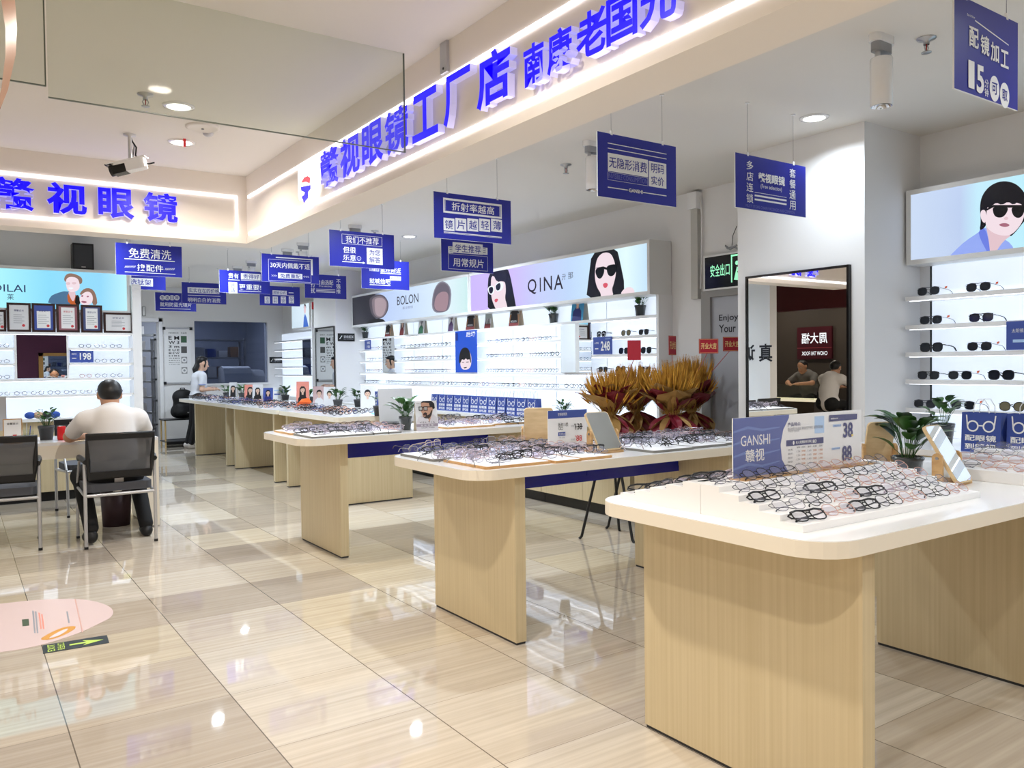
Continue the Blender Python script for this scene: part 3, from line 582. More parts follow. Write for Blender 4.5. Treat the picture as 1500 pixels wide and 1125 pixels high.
while k < 5:
    c = thing('base_cabinet', 'pale wood '+cl[k], 'cabinet', (4.73, y, 0), group='base cabinets under the main shelves'); w = 1.278
    MB().box(.02, .50, 0, w, .10, .79, M_wood).build('carcass', c); MB().box(.05, .5, 0, w, 0, .10, M_black).build('plinth', c)
    for j in range(2): MB().box(0, .02, j*w/2+.002, (j+1)*w/2-.002, .105, .785, M_wood).build('door', c)
    y += w+.004; k += 1
tag(MB().box(4.69, 5.25, 5.14, 11.55, .79, .83, M_white).build('worktop'), 'long white countertop over the base cabinets on the right wall', 'countertop')
# right-hand wall shelf
s2 = thing('display_shelf', 'white backlit wall shelf unit for sunglasses right of the pillar', 'display shelf', (5.25, 2.88, .8))
def rel2(mb): mb.T = Matrix.Translation((-5.25, -2.88, -.8)); return mb
rel2(MB()).box(5.21, 5.25, .5, 2.80, .6, 1.96, M_backlit).build('back_panel', s2)
SH2 = (1.76, 1.578, 1.405, 1.232, 1.05)
shelves(5.03, .5, 2.875, SH2, s2, rel2, 5.21)
rel2(MB()).box(5.03, 5.21, .5, 2.80, .55, .86, M_white).build('base_counter', s2)
rel2(MB()).box(5.208, 5.2105, 2.80, 2.812, .86, 1.96, M_dgrey).build('panel_seam', s2)
# ---------------------------------------------------------------- DILAI shelf wall on the left
s3 = thing('display_shelf', 'white backlit wall shelf unit for eyeglasses behind the consultation desk', 'display shelf', (.6, 9.98, 0))
def rel3(mb): mb.T = Matrix.Translation((-.6, -9.98, 0)); return mb
rel3(MB()).box(-.33, 1.60, 9.9, 9.98, .86, 1.80, M_backlit).build('back_panel', s3)
rel3(MB()).box(1.60, 1.69, 9.62, 9.98, 0, 2.28, M_white).build('side_panel', s3)
rel3(MB()).box(-.33, 1.60, 9.62, 9.98, .1, .83, M_wood).build('base_cabinet', s3); rel3(MB()).box(-.33, 1.60, 9.66, 9.98, 0, .1, M_black).build('plinth', s3)
rel3(MB()).box(-.33, 1.60, 9.58, 9.98, .83, .86, M_white).build('counter', s3)
for z in (1.75, 1.59, 1.43, 1.27, 1.10):
    for x0, x1 in (((-.33, .50), (.99, 1.60)) if 1.27 < z < 1.75 else ((-.33, 1.60),)):
        sh = rel3(MB()).box(x0, x1, 9.655, 9.90, z-.025, z, M_white).build('shelf', s3); rel3(MB()).box(x0+.02, x1-.02, 9.668, 9.678, z-.028, z-.025, M_strip).build('light_strip', sh)
rel3(MB()).box(.52, .97, 9.70, 9.71, 1.275, 1.72, M_mirror).box(.50, .52, 9.70, 9.9, 1.27, 1.725, M_white).box(.97, .99, 9.70, 9.9, 1.27, 1.725, M_white).build('mirror', s3)
mw = facing_near((-.33, 9.72, 1.965)); W, H = 1.925, .46
s = lightbox('lit sky-blue advertisement with a smiling couple above the framed certificates', mw, W, H, emgrad('picture_sky', [(0, (206, 250, 255)), (.35, (176, 248, 255)), (.6, (140, 222, 252)), (.85, (150, 220, 252)), (1, (196, 248, 255))], 0, W), .26)
a = Art(mw, W, H, (60, 385, 15)); E_jean = em('photo_denim', (80, 122, 160), .8); E_bl = em('photo_blond', (150, 116, 100), .85); E_or = em('photo_orange', (206, 104, 50), .8)
a.t_([(140, 920), (200, 740), (330, 670), (560, 610), (800, 700), (880, 920)], E_jean, 1); a.t_([(570, 650), (760, 660), (850, 920), (600, 920)], E_or, 1); a.t_([(760, 720), (830, 700), (880, 920), (740, 920)], E_dark, 1); a.t_([(590, 620), (770, 620), (740, 800), (700, 860), (640, 760)], E_skin2, 1)
a.t_([(500, 370), (540, 260), (660, 220), (860, 290), (920, 380), (880, 490), (540, 430)], E_bl); a.t_([(540, 360), (640, 300), (800, 330), (850, 450), (850, 560), (790, 620), (700, 650), (620, 640), (560, 560)], E_skin)
a.t_([(540, 430), (640, 425), (640, 480), (560, 485)], E_skin2, 1); a.t_([(670, 425), (780, 425), (770, 470), (690, 478)], E_skin2, 1); a.t_([(590, 540), (720, 545), (690, 580), (620, 580)], E_white, 1)
a.build('portrait', s); a = Art(mw, W, H, (60, 385, 15)); a.k = 8
a.t_([(830, 720), (900, 600), (1020, 545), (1150, 590), (1220, 740), (1240, 930), (1120, 930), (1130, 700)], E_bl, 1); a.t_([(860, 720), (1000, 620), (1110, 660), (1150, 800), (1090, 930), (890, 930), (840, 820)], E_skin); a.t_([(880, 830), (1020, 850), (980, 890), (900, 880)], E_lipm, 1); a.t_([(880, 715), (930, 705), (925, 750), (885, 750)], E_lipm, 1); a.t_([(1000, 730), (1050, 725), (1050, 755), (1005, 760)], E_lipm, 1)
a.build('portrait', s); a = MB(); z = (0, 330, 5); E_nv = em('photo_navy', (40, 50, 110), .7)
a.text('NODILAI', (loc2(mw, -47, 420)[0], bx(mw, 0, 432, 20, 486, z)[1], loc2(mw, 37, 420)[0], bx(mw, 0, 432, 20, 486, z)[3]), E_nv, .02); a.text('莱', bx(mw, 52, 504, 100, 546, z), E_nv, .02); a.text('迪', (loc2(mw, -12, 435)[0], bx(mw, 52, 504, 100, 546, z)[1], loc2(mw, -2, 435)[0], bx(mw, 52, 504, 100, 546, z)[3]), E_nv, .02); a.build('lettering', s)
for (n_, uv, Y, l) in ():
    pass
tag(MB().box(-.10, .10, -.09, .09, 0, .28, M_black).box(-.085, .085, -.093, -.09, .02, .26, M_dgrey).box(-.02, .02, -.0945, -.093, .025, .032, M_chrome).build('loudspeaker', loc=(oy(121, 398, 9.85).x, 9.85, 2.426)), 'black box loudspeaker standing on the sky-blue advertisement', 'speaker')

# ---------------------------------------------------------------- display tables
def table(label, x0, x1, y0, y1, zt, th, legs, modesty=None, r=.14):
    s = thing('display_table', label, 'table', ((x0+x1)/2, (y0+y1)/2, 0)); off = Matrix.Translation((-(x0+x1)/2, -(y0+y1)/2, 0))
    b = MB(); b.T = off; b.prism(rrect(x0, y0, x1, y1, r), zt-th, zt-.002, M_cream).prism(rrect(x0+.001, y0+.001, x1-.001, y1-.001, r), zt-.002, zt, M_white); b.build('tabletop', s)
    for a, c, d, e in legs:
        b = MB(); b.T = off; b.box(a, c, d, e, .012, zt-th, M_wood); g = b.build('leg_panel', s); b = MB(); b.T = off; b.box(a+.004, c-.004, d+.004, e-.004, 0, .012, M_dgrey).build('glide', g)
    if modesty:
        a, c, y, z0 = modesty; b = MB(); b.T = off; b.box(a, c, y, y+.012, z0, zt-th, M_panelblue).box(a, c, y-.004, y, z0, z0+.035, M_panelblue).box((a+c)/2-.012, (a+c)/2+.012, y-.004, y, z0+.035, zt-th, M_panelblue); b.build('modesty_panel', s, label='glossy deep blue panel')
    return s
table('white-topped display table nearest the camera with the stepped risers', 1.87, 4.02, 1.28, 2.25, .868, .048, ((2.09, 2.15, 1.32, 2.2), (3.60, 3.66, 1.32, 2.2)))
table('white-topped display table second from the camera with a blue panel below', 1.93, 4.1, 3.14, 4.05, .868, .048, ((2.2, 2.26, 3.2, 4.0), (3.72, 3.78, 3.2, 4.0)), (2.26, 3.72, 3.6, .68))
table('white-topped display table third from the camera with the bearded man card', 1.90, 4.05, 5.28, 6.2, .868, .048, ((2.22, 2.28, 5.4, 6.2), (3.72, 3.78, 5.4, 6.2)), (2.28, 3.72, 5.8, .66))
for l, y0, y1, a, c in (('third', 7.4, 9.18, 7.45, 8.99), ('second', 9.2, 11.28, 9.45, 11.08), ('first', 11.3, 14.12, 11.5, 13.26)):
    table({'third': 'white display table in the far block, nearest of its three', 'second': 'white display table in the middle of the far block', 'first': 'white display table at the far end of the block, beside the standing woman'}[l], 3.02, 4.15, y0, y1, .868, .048, ((3.08, 3.85, a, a+.06), (3.08, 3.85, c, c+.06)), None, .10 if l == 'third' else .03)
    b = MB(); b.box(3.95, 3.962, y0+.1, y1-.1, .66, .805, M_panelblue)
# ---------------------------------------------------------------- consultation desk
s = thing('consultation_desk', 'white consultation desk where the man in the white shirt sits', 'desk', (.5, 8.0, 0))
def rel4(mb): mb.T = Matrix.Translation((-.5, -8.0, 0)); return mb
rel4(MB()).box(-.3, 1.43, 7.5, 8.25, .745, .77, M_white).build('desktop', s); rel4(MB()).box(-.3, 1.36, 7.5, 7.53, .635, .745, M_cream).build('apron', s)
rel4(MB()).box(1.33, 1.43, 7.5, 8.25, .01, .745, M_cream).build('end_panel', s); rel4(MB()).box(-.3, -.22, 7.52, 8.25, .01, .745, M_cream).build('end_panel', s)
# ---------------------------------------------------------------- eyeglasses
TZ = .868
G_lens = see_through('clear_lens', (225, 225, 245), .09, .03, (248, 248, 252)); G_lensv = see_through('coated_lens', (214, 212, 236), .10, .03, (246, 245, 252)); G_lenst = see_through('tinted_lens', (120, 116, 130), .5, .03, (170, 165, 180))
F_blk = mat('frame_black', (20, 20, 22), .25); F_gun = mat('frame_gunmetal', (96, 96, 104), .3, metal=.8); F_rose = mat('frame_rose_gold', (206, 160, 142), .3, metal=.5); F_sil = mat('frame_silver', (176, 178, 186), .25, metal=.8); F_tort = mat('frame_tortoise', (92, 60, 44), .25); F_clr = see_through('frame_clear', (208, 196, 200), .55, .1, (240, 232, 235)); F_nv = mat('frame_blue', (52, 62, 120), .25)
def rim(cx, a, b, sq, n=18): return [(cx+a*math.copysign(abs(math.cos(t))**sq, math.cos(t)), 0, b*math.copysign(abs(math.sin(t))**sq, math.sin(t))) for t in [2*PI*i/n for i in range(n)]]
def specs(name, fm, lm, a, b, sq, r, openy, rr=None, lift=True):
    """eyeglasses lying on a surface: x = width, -y = front, leaning back; origin at the resting point"""
    A = Matrix.Translation((0, 0, b*.62+.004)) @ Matrix.Rotation(math.radians(-52 if not openy else -6), 4, 'X') if lift else Matrix.Identity(4)
    if openy: A = Matrix.Translation((0, 0, b+.002)) @ Matrix.Rotation(math.radians(-4), 4, 'X')
    g = .009; cx = a+g; m = MB(); m.T = A
    for s in (-1, 1): m.tube(rim(s*cx, a, b, sq), r, fm, 5, True); m.tube([(s*(cx+a-.001), 0, b*.45), (s*(cx+a+.006), .002, b*.5), (s*(cx+a+.007), .008, b*.5)], r*1.2, fm, 5)
    m.tube([(-g-.001, 0, b*.25), (-g*.4, -.002, b*.42), (g*.4, -.002, b*.42), (g+.001, 0, b*.25)], r*1.1, fm, 5)
    if rr: m.tube([(-cx-a, 0, b*.75), (-cx, -.001, b), (0, -.001, b*.8), (cx, -.001, b), (cx+a, 0, b*.75)], r*1.6, fm, 5)
    o = m.build(name)
    for s in (-1, 1):
        l = MB(); l.T = A; l.add([(p[0], .0005, p[2]) for p in rim(s*cx, a*.98, b*.98, sq)], [list(range(18))], lm); l.build('lens', o)
        t = MB(); t.T = A; hx, hy, hz = s*(cx+a+.007), .008, b*.5
        if openy: pts = [(hx, hy, hz), (hx-s*.004, .05, hz-.001), (hx-s*.006, .095, hz-.004), (hx-s*.010, .118, hz-.012), (hx-s*.012, .135, hz-.026)]
        else: k = .006 if s > 0 else .011; pts = [(hx, hy, hz), (hx-s*.02, hy+k, hz-.001), (hx-s*.085, hy+k+.002, hz-.006), (hx-s*.11, hy+k+.002, hz-.014), (hx-s*.125, hy+k+.003, hz-.028)]
        w = r*1.25; t.tube(pts, [w, w, w, w*1.5, w*1.2], fm if fm is not F_rose or not openy else fm, 5); t.build('temple', o)
    return o
STY = [('thin black round-rimmed', F_blk, G_lens, .0255, .0225, .85, .0012, 0), ('thick black-rimmed', F_blk, G_lens, .0265, .0200, .7, .0021, 1), ('gunmetal wire', F_gun, G_lens, .0260, .0215, .8, .0010, 0), ('rose-gold wire', F_rose, G_lensv, .0260, .0225, .85, .0011, 0),
       ('silver wire', F_sil, G_lensv, .0265, .0210, .75, .0010, 0), ('clear plastic', F_clr, G_lensv, .0260, .0215, .78, .0020, 0), ('brown plastic', F_tort, G_lens, .0260, .0205, .75, .0018, 0), ('black browline', F_blk, G_lensv, .0260, .0200, .72, .0011, 1)]
PRO = {}
def get_specs(i, openy):
    nm, fm, lm, a, b, sq, r, rr = STY[i]
    return specs('eyeglasses', fm, lm, a, b, sq, r, openy, rr)
def put_specs(i, p, rotz, openy, label, group, tilt=0.):
    k = (i, openy); mw = Matrix.Translation(p) @ Matrix.Rotation(rotz, 4, 'Z') @ Matrix.Rotation(tilt, 4, 'X')
    if k not in PRO: o = PRO[k] = get_specs(i, openy); o.matrix_basis = mw
    else: o = dup(PRO[k], mw=mw)
    tag(o, label, 'eyeglasses', group); return o
ORD = ['first', 'second', 'third', 'fourth', 'fifth', 'sixth', 'seventh', 'eighth', 'ninth']
# ---------------------------------------------------------------- stepped risers on the nearest table
def riser(label, W, n, d, h, base, both, loc, rot):
    s = thing('stepped_riser', label, 'display riser', loc, rot, 'stepped white risers on the nearest table'); L = n*d
    prof = [(0, 0)]; z = base
    for k in range(n): prof += [(k*d, z), ((k+1)*d, z)]; z += h
    z -= h
    if both:
        for k in range(n): prof += [(L+.002+k*d, z-h*k) , (L+.002+(k+1)*d, z-h*k)]
        prof.append((L+.002+L, 0))
    else: prof.append((L, 0))
    def ext(pr, nm):
        b = MB(); b.T = Matrix(((0, 0, 1, 0), (1, 0, 0, 0), (0, 1, 0, 0), (0, 0, 0, 1))); b.prism(pr, 0, W, M_cream_w if False else mat('riser_white', (238, 237, 236), .4)); return b.build(nm, s, bevel=.0012)
    if both:
        k = 2*n+1; ext(prof[:k]+[(L, 0)], 'steps'); ext([(L+.002, 0)]+prof[k:], 'steps')
    else: ext(prof, 'steps')
    return s, [(base+h*k, k*d) for k in range(n)]
D1, H1 = .076, .0185
riser('long white stepped riser full of eyeglasses under the blue and white price board', 1.0, 5, D1, H1, .022, True, (1.96, 1.42, TZ), 0)
pat = [[1, 3, 1, 0, 3, 0, 3], [2, 0, 3, 1, 5, 0, 2], [1, 2, 1, 0, 3, 0, 3], [2, 0, 4, 3, 0, 2, 3], [2, 0, 0, 4, 3, 3, 2]]
for r_ in range(5):
    rw = ['lowest row', 'second row up', 'third row up', 'fourth row up', 'topmost row'][r_]
    for c_ in range(7):
        x = 1.96+.075+.139*c_+.012*(r_ % 2)+R.uniform(-.008, .008); y = 1.42+D1*r_+D1*.42; z = TZ+.022+H1*r_
        put_specs(pat[r_][c_], (x, y, z+.001), R.uniform(-.18, .12), 0, '%s eyeglasses, %s from left, %s of the long riser' % (STY[pat[r_][c_]][0], ORD[c_], rw), 'eyeglasses on the long stepped riser')
for r_ in range(5):
    for c_ in range(3):
        i = [1, 5, 1][c_] if r_ != 2 else [0, 6, 1][c_]
        put_specs(i, (1.96+.08+.13*c_, 2.182-D1*r_-D1*.45, TZ+.022+H1*r_+.001), R.uniform(2.9, 3.3), 0, 'chunky eyeglasses on the far-side steps of the long riser behind the price board', 'eyeglasses on the far steps of the long riser')
riser('white stepped riser at the right end of the nearest table by the paper bags', .66, 4, .085, .019, .045, False, (3.36, 1.76, TZ), -PI/2)
for r_ in range(4):
    for c_ in range(5):
        i = R.choice([0, 2, 3, 3, 4, 1])
        put_specs(i, (3.36+.085*r_+.038, 1.76-.06-.128*c_, TZ+.045+.019*r_+.001), -PI/2+R.uniform(-.35, .35), 0, '%s eyeglasses on the stepped riser at the right end of the nearest table' % STY[i][0], 'eyeglasses on the right-hand riser')
# ---------------------------------------------------------------- trays and heaps on the second and third table
M_traywood = grain('tray_wood', (202, 160, 106), (182, 138, 86), (14, 60, 14), .5); M_traygrey = mat('tray_grey', (120, 118, 112), .6); M_pad = mat('tray_pad', (238, 238, 240), .6)
def tray(label, x0, x1, y0, y1, z, m, group):
    s = thing('display_tray', label, 'tray', ((x0+x1)/2, (y0+y1)/2, z), 0, group); w, d = (x1-x0)/2, (y1-y0)/2
    MB().prism(rrect(-w, -d, w, d, .012, 3), 0, .012, m).build('board', s); MB().prism(rrect(-w+.008, -d+.008, w-.008, d-.008, .01, 3), .012, .0135, M_pad).build('pad', s)
def heap(x0, x1, y0, y1, n, z, where, group, wts=(3, 3, 2, 2, 3, 4, 1, 2), lo=.0):
    k = max(1, round(math.sqrt(n*(x1-x0)/(y1-y0)*.6))); rows = math.ceil(n/k); c = 0
    for r_ in range(rows):
        for q_ in range(k):
            if c >= n: return
            c += 1; i = R.choices(range(8), wts)[0]; x = x0+(x1-x0)*(q_+.5+R.uniform(-.3, .3))/k; y = y0+(y1-y0)*(r_+.5+R.uniform(-.25, .25))/rows
            put_specs(i, (x, y, z+R.choice([0, 0, .012, .02])), R.uniform(-.45, .45)+(R.random() < .15)*PI, R.random() < .45, '%s eyeglasses %s' % (STY[i][0], where), group, R.uniform(-.12, .12))
T2G = 'trays on the second display table'
tray('grey-edged tray at the back left corner of the second table', 1.98, 2.32, 3.60, 3.98, TZ, M_traygrey, T2G); tray('wood-edged tray at the front left corner of the second table', 2.02, 2.40, 3.17, 3.58, TZ, M_traywood, T2G)
tray('short wooden-edged tray second along the front of the second table', 2.41, 2.58, 3.15, 3.60, TZ, M_traywood, T2G); tray('wood-edged tray in front of the square price card on the second table', 2.59, 2.80, 3.17, 3.60, TZ, M_traywood, T2G)
tray('grey-edged tray right of the tilting mirror on the second table', 3.10, 3.42, 3.18, 3.62, TZ, M_traygrey, T2G); tray('grey-edged tray second from the right end of the second table', 3.43, 3.72, 3.20, 3.66, TZ, M_traygrey, T2G); tray('grey-edged tray at the right end of the second table', 3.73, 4.05, 3.22, 3.70, TZ, M_traygrey, T2G)
heap(1.99, 2.85, 3.22, 3.98, 72, TZ+.0145, 'heaped on the left trays of the second table', 'eyeglasses heaped on the left half of the second table'); heap(3.05, 4.04, 3.24, 3.9, 58, TZ+.0145, 'heaped in front of the flower stands on the second table', 'eyeglasses heaped on the right half of the second table', (4, 4, 2, 1, 3, 3, 1, 3))
T3G = 'trays on the third display table'
tray('wood-edged tray at the back left corner of the third table', 1.98, 2.3, 5.72, 6.1, TZ, M_traywood, T3G); tray('grey-edged tray at the front left corner of the third table', 1.99, 2.45, 5.32, 5.70, TZ, M_traygrey, T3G); tray('short grey-edged tray left of the potted plant on the third table', 2.46, 2.68, 5.34, 5.72, TZ, M_traygrey, T3G); tray('wood-edged tray right of the bearded man card on the third table', 3.10, 3.55, 5.42, 5.86, TZ, M_traywood, T3G); tray('wood-edged tray at the right end of the third table', 3.56, 4.0, 5.5, 5.95, TZ, M_traywood, T3G)
heap(2.0, 2.72, 5.38, 6.08, 52, TZ+.0145, 'heaped on the left trays of the third table', 'eyeglasses heaped on the left half of the third table', (3, 4, 2, 1, 3, 5, 1, 2)); heap(3.12, 4.0, 5.46, 6.1, 44, TZ+.0145, 'heaped on the right trays of the third table', 'eyeglasses heaped on the right half of the third table')
# the rest of the eyeglasses, past the three hundred nearest: far tables and lit wall shelves, one object
far = MB()
def mini(x, y, z, rot, m, s=1., open_=True):
    c, sn = math.cos(rot), math.sin(rot); far.T = Matrix(((c, -sn, 0, x), (sn, c, 0, y), (0, 0, 1, z), (0, 0, 0, 1)))
    for k in (-1, 1):
        n = 8; o = [(k*.034+.027*math.cos(2*PI*i/n), 0, .022+.021*math.sin(2*PI*i/n)) for i in range(n)]; q_ = [(k*.034+.020*math.cos(2*PI*i/n), -.002, .022+.0145*math.sin(2*PI*i/n)) for i in range(n)]
        far.add(o+q_, [(i, (i+1) % n, n+(i+1) % n, n+i) for i in range(n)], m)
        if open_: far.box(k*.063-.0012, k*.063+.0012, 0, .11, .030, .034, m)
    far.box(-.009, .009, -.003, 0, .026, .030, m)
MS = [F_blk, F_blk, F_blk, F_gun, F_gun, F_sil, F_sil, F_rose, F_tort, F_nv]
for y0, y1 in ((7.45, 9.15), (9.25, 11.25), (11.35, 14.1)):
    for k in range(int((y1-y0)*34)): mini(R.uniform(3.08, 3.55), R.uniform(y0, y1), TZ+.002+R.choice([0, .01, .02]), R.uniform(-.6, .6)+PI*.0, R.choice(MS))
for zi, z in enumerate(SHZ[1:]):
    y = 5.95 if zi < 3 else 5.3
    while y < 11.4:
        inm = any(a < y < b for a, b in ((5.95, 6.62), (8.0, 8.85), (10.2, 10.85))) and zi < 3
        if not inm and R.random() < .93: mini(5.12, y, z+.001, PI*1.5+R.uniform(-.25, .25), R.choice(MS), 1, True)
        y += .105
for z in (1.59, 1.43, 1.27, 1.10):
    x = -.2
    while x < 1.55:
        if not (.42 < x < 1.05 and z > 1.26): mini(x, 9.76, z+.001, R.uniform(-.2, .2), R.choice([F_sil, F_sil, F_gun, F_rose]), 1, True)
        x += .15
far.T = Matrix.Identity(4); far.build('eyeglasses', label='small eyeglasses crowding the far tables and the lit wall shelves', cat='eyeglasses', kind='stuff')
# sunglasses standing on the shelves
L_dk = mat('dark_lens', (34, 38, 46), .06); L_br = mat('brown_lens', (112, 106, 84), .06)
SUN = [specs('sunglasses', F_blk, L_dk, .029, .0225, .75, .0018, 1, 1), specs('sunglasses', F_gun, L_dk, .030, .0235, .78, .0012, 1, 1), specs('sunglasses', F_blk, L_dk, .030, .0255, .68, .0026, 1), specs('sunglasses', F_blk, L_br, .029, .0245, .85, .0018, 1)]
MB().prism([(0, 0), (.022, .004), (.024, .016), (.002, .012)], 0, .001, mat('tag_orange', (244, 110, 60), .5)).build('price_tag', SUN[1], mw=Matrix.Translation((.066, .05, .036)) @ Matrix.Rotation(PI/2, 4, 'X') @ Matrix.Rotation(PI/2, 4, 'Y'))
used = set()
def sun(i, x, y, z, label, group, rot=-PI/2-.12):
    mw = Matrix.Translation((x, y, z+.001)) @ Matrix.Rotation(rot, 4, 'Z') @ Matrix.Scale(1.08, 4)
    o = dup(SUN[i], mw=mw) if i in used else SUN[i]; used.add(i); o.matrix_basis = mw; tag(o, label, 'sunglasses', group)
    if R.random() < .3: pass
shn = ['highest', 'second highest', 'middle', 'second lowest', 'lowest']
for r_, row in enumerate(([(450, 1), (655, 1)], [(460, 1), (667, 0)], [(462, 2), (660, 1)], [(450, 0), (580, 1), (750, 2)], [(435, 1), (592, 1), (795, 3)])):
    for j, (u, i) in enumerate(row):
        sun(i, 5.055, ox(1200+u/2.8133, 500, 5.055).y, SH2[r_], '%s sunglasses, %s from the pillar on the %s right-hand shelf' % (['black browline', 'dark metal-rimmed', 'thick black square', 'brown-lensed'][i], ORD[j], shn[r_]), 'sunglasses on the right-hand wall shelves')
for r_, row in ((1, [(905, 2), (1085, 3), (1215, 0)]), (2, [(1068, 2), (1232, 2)]), (3, [(915, 0), (1045, 2), (1225, 0)])):
    for j, (u, i) in enumerate(row):
        sun(i, 5.13, ox(700+u/5, 500, 5.13).y, SHZ[r_], 'dark sunglasses, %s of the row, %s lit shelf beside the flower stands' % (ORD[j], ['', 'upper', 'middle', 'lower'][r_]), 'sunglasses at the near end of the main shelf wall')
# ---------------------------------------------------------------- price boards and cards
def board(label, mw, W, H, bg, art, name='price_sign', t=.006, cat='sign', group=None):
    s = thing(name, label, cat, mw=mw, group=group); MB().box(0, W, 0, H, -t, 0, bg).build('board', s); a = MB(); art(a, mw, W, H); a.build('print', s); return s
M_pblue = mat('price_blue', (64, 84, 160), .4); M_pblue2 = mat('price_blue_pale', (96, 122, 190), .4); M_or = mat('print_orange', (214, 140, 86), .5); M_pg = mat('print_grey', (150, 152, 160), .5); M_yel = mat('print_yellow', (240, 214, 90), .5); M_red = mat('print_red', (206, 62, 66), .5); M_lb = mat('print_lightblue', (176, 206, 240), .5)
Yb = 1.805; p0 = oy(1074, 704, Yb); p1 = oy(1262, 684, Yb); pt = oy(1074, 613, Yb)
def a_main(a, mw, W, H):
    z = (1050, 580, 3.3333)
    a.rect(0, 0, W*.40, H, M_pblue); xs = [(W*.40, 0), (W*.345, H*.25), (W*.335, H*.5), (W*.355, H*.75), (W*.41, H), (W*.6, H), (W*.6, 0)]; a.poly(xs, M_print, .0015)
    for k in range(4): a.poly([(0, H*(.16+.2*k)), (W*.1, H*(.21+.2*k)), (W*.2, H*(.16+.2*k)), (W*.33, H*(.22+.19*k)), (W*.33, H*(.24+.19*k)), (W*.2, H*(.20+.2*k)), (W*.1, H*(.26+.2*k)), (0, H*(.19+.2*k))], M_pblue2, .0012)
    a.text('GANSHI', bx(mw, 115, 190, 258, 240, z), M_print, .002); a.text('赣视', bx(mw, 138, 258, 230, 320, z), M_print, .002, .01); z = (1130, 590, 10.2286)
    a.text('产品特点:', bx(mw, 235, 290, 428, 350, z), M_navy, .003, .01); a.rect(*bx(mw, 640, 200, 785, 452, z), M_lb, .0017)
    a.text('超轻材质不压鼻梁, 弹性舒适不夹脸, 镜腿防滑耐磨', bx(mw, 235, 352, 760, 402, z), M_pg, .003, 0); a.text('不易变形, 性价比高', bx(mw, 235, 408, 408, 440, z), M_pg, .003, 0)
    a.poly(tr(mw, [(215, 564), (775, 512), (775, 602), (215, 654)], z), M_navy, .0018); a.text('老人免费配老花镜', bx(mw, 355, 562, 580, 606, z), M_print, .003, .01); a.text('180', bx(mw, 592, 548, 664, 600, z), M_print, .003, .01); x, y = loc2(mw, 1130+322/10.23, 590+600/10.23); a.disc(x, y, .005, .007, M_print, .003)
    for j, v in enumerate((690, 750, 810, 870, 935)):
        for k, u in enumerate((240, 370, 445, 535, 615, 705)): a.text(('片名 材料 折射 原价 优惠 现价'.split()[k] if j == 0 else ('膜层', '1.56', '398', '1.60', '288', '198')[k]), bx(mw, u, v-32*(k > 0)-k*6, u+(55 if k else 70), v-6*k+28-32*(k > 0), z), (M_ink if j == 0 else M_or if k in (2, 4, 5) else M_pg), .002, 0)
    a.poly(tr(mw, [(860, 186), (1278, 162), (1275, 245), (860, 283)], z), M_navy, .002); a.text('镜架PRICE', bx(mw, 878, 222, 985, 248, z), M_print, .003, .01)
    a.text('38', bx(mw, 1068, 292, 1214, 520, z), M_navy, .002, .03); a.text('88', bx(mw, 1054, 640, 1198, 868, z), M_navy, .002, .03); a.rect(*bx(mw, 1188, 470, 1214, 500, z), M_yel, .003); a.rect(*bx(mw, 1178, 818, 1198, 846, z), M_yel, .003)
    a.rect(*bx(mw, 918, 322, 1040, 358, z), M_lb); a.text('元起7件任选', bx(mw, 922, 326, 1036, 354, z), M_pblue, .003, 0); a.rect(*bx(mw, 900, 668, 1024, 700, z), M_lb); a.text('活动价7件起', bx(mw, 904, 672, 1020, 697, z), M_pblue, .003, 0)
s = board('wide blue and white price board reading 38 and 88, standing on the long stepped riser', facing_near(p0), p1.x-p0.x, pt.z-p0.z, M_print, a_main, t=.004)
b = MB(); b.box(-.01, p1.x-p0.x+.03, -.014, .006, -.012, .045, M_oak); b.prism([(-.01, -.014), (p1.x-p0.x+.03, -.014), (p1.x-p0.x+.03, .004), (-.01, .004)], .045, .06, M_oak).build('wooden_base', s)
MB().box(0, p1.x-p0.x, -.002, pt.z-p0.z+.001, .0035, .0045, see_through('acrylic_cover', (240, 240, 245), .06, .05)).build('acrylic_cover', s)
def a_card(a, mw, W, H):
    z = (740, 560, 6.818)
    a.rect(0, H*.80, W, H, M_pblue); a.text('空镜框眼镜', bx(mw, 525, 304, 615, 334, z), M_print, .002); a.text('板材-5类', bx(mw, 528, 402, 628, 442, z), M_ink, .002); a.text('138', bx(mw, 700, 410, 765, 472, z), M_ink, .002, .01); a.rect(*bx(mw, 692, 438, 772, 444, z), M_ink, .003); a.text('¥', bx(mw, 686, 410, 698, 432, z), M_ink, .002); a.text('价格', bx(mw, 656, 426, 684, 446, z), M_pg, .002, 0)
    a.rect(*bx(mw, 528, 497, 600, 536, z), M_pblue); a.text('款式特点', bx(mw, 536, 504, 594, 530, z), M_print, .003); a.text('时尚 百搭', bx(mw, 534, 545, 592, 560, z), M_pg, .002, 0); a.text('88', bx(mw, 708, 528, 765, 586, z), M_red, .002, .01); a.text('¥', bx(mw, 696, 526, 706, 548, z), M_red, .002); a.text('活动价', bx(mw, 656, 562, 696, 580, z), M_pg, .002, 0)
    for k in (-1, 1):
        x, y = loc2(mw, 740+(553+k*11)/z[2], 560+462/z[2]); a.poly([(x+.009*math.cos(i*.52), y+.009*math.sin(i*.52)) for i in range(12)]+[(x+.007*math.cos(-i*.52), y+.007*math.sin(-i*.52)) for i in range(12)], M_ink, .002)
p0 = oz(810, 655, TZ); mw = facing_near((oy(803, 650, 3.62).x, 3.62, TZ+.004)); W = oy(860, 650, 3.62).x-oy(803, 650, 3.62).x
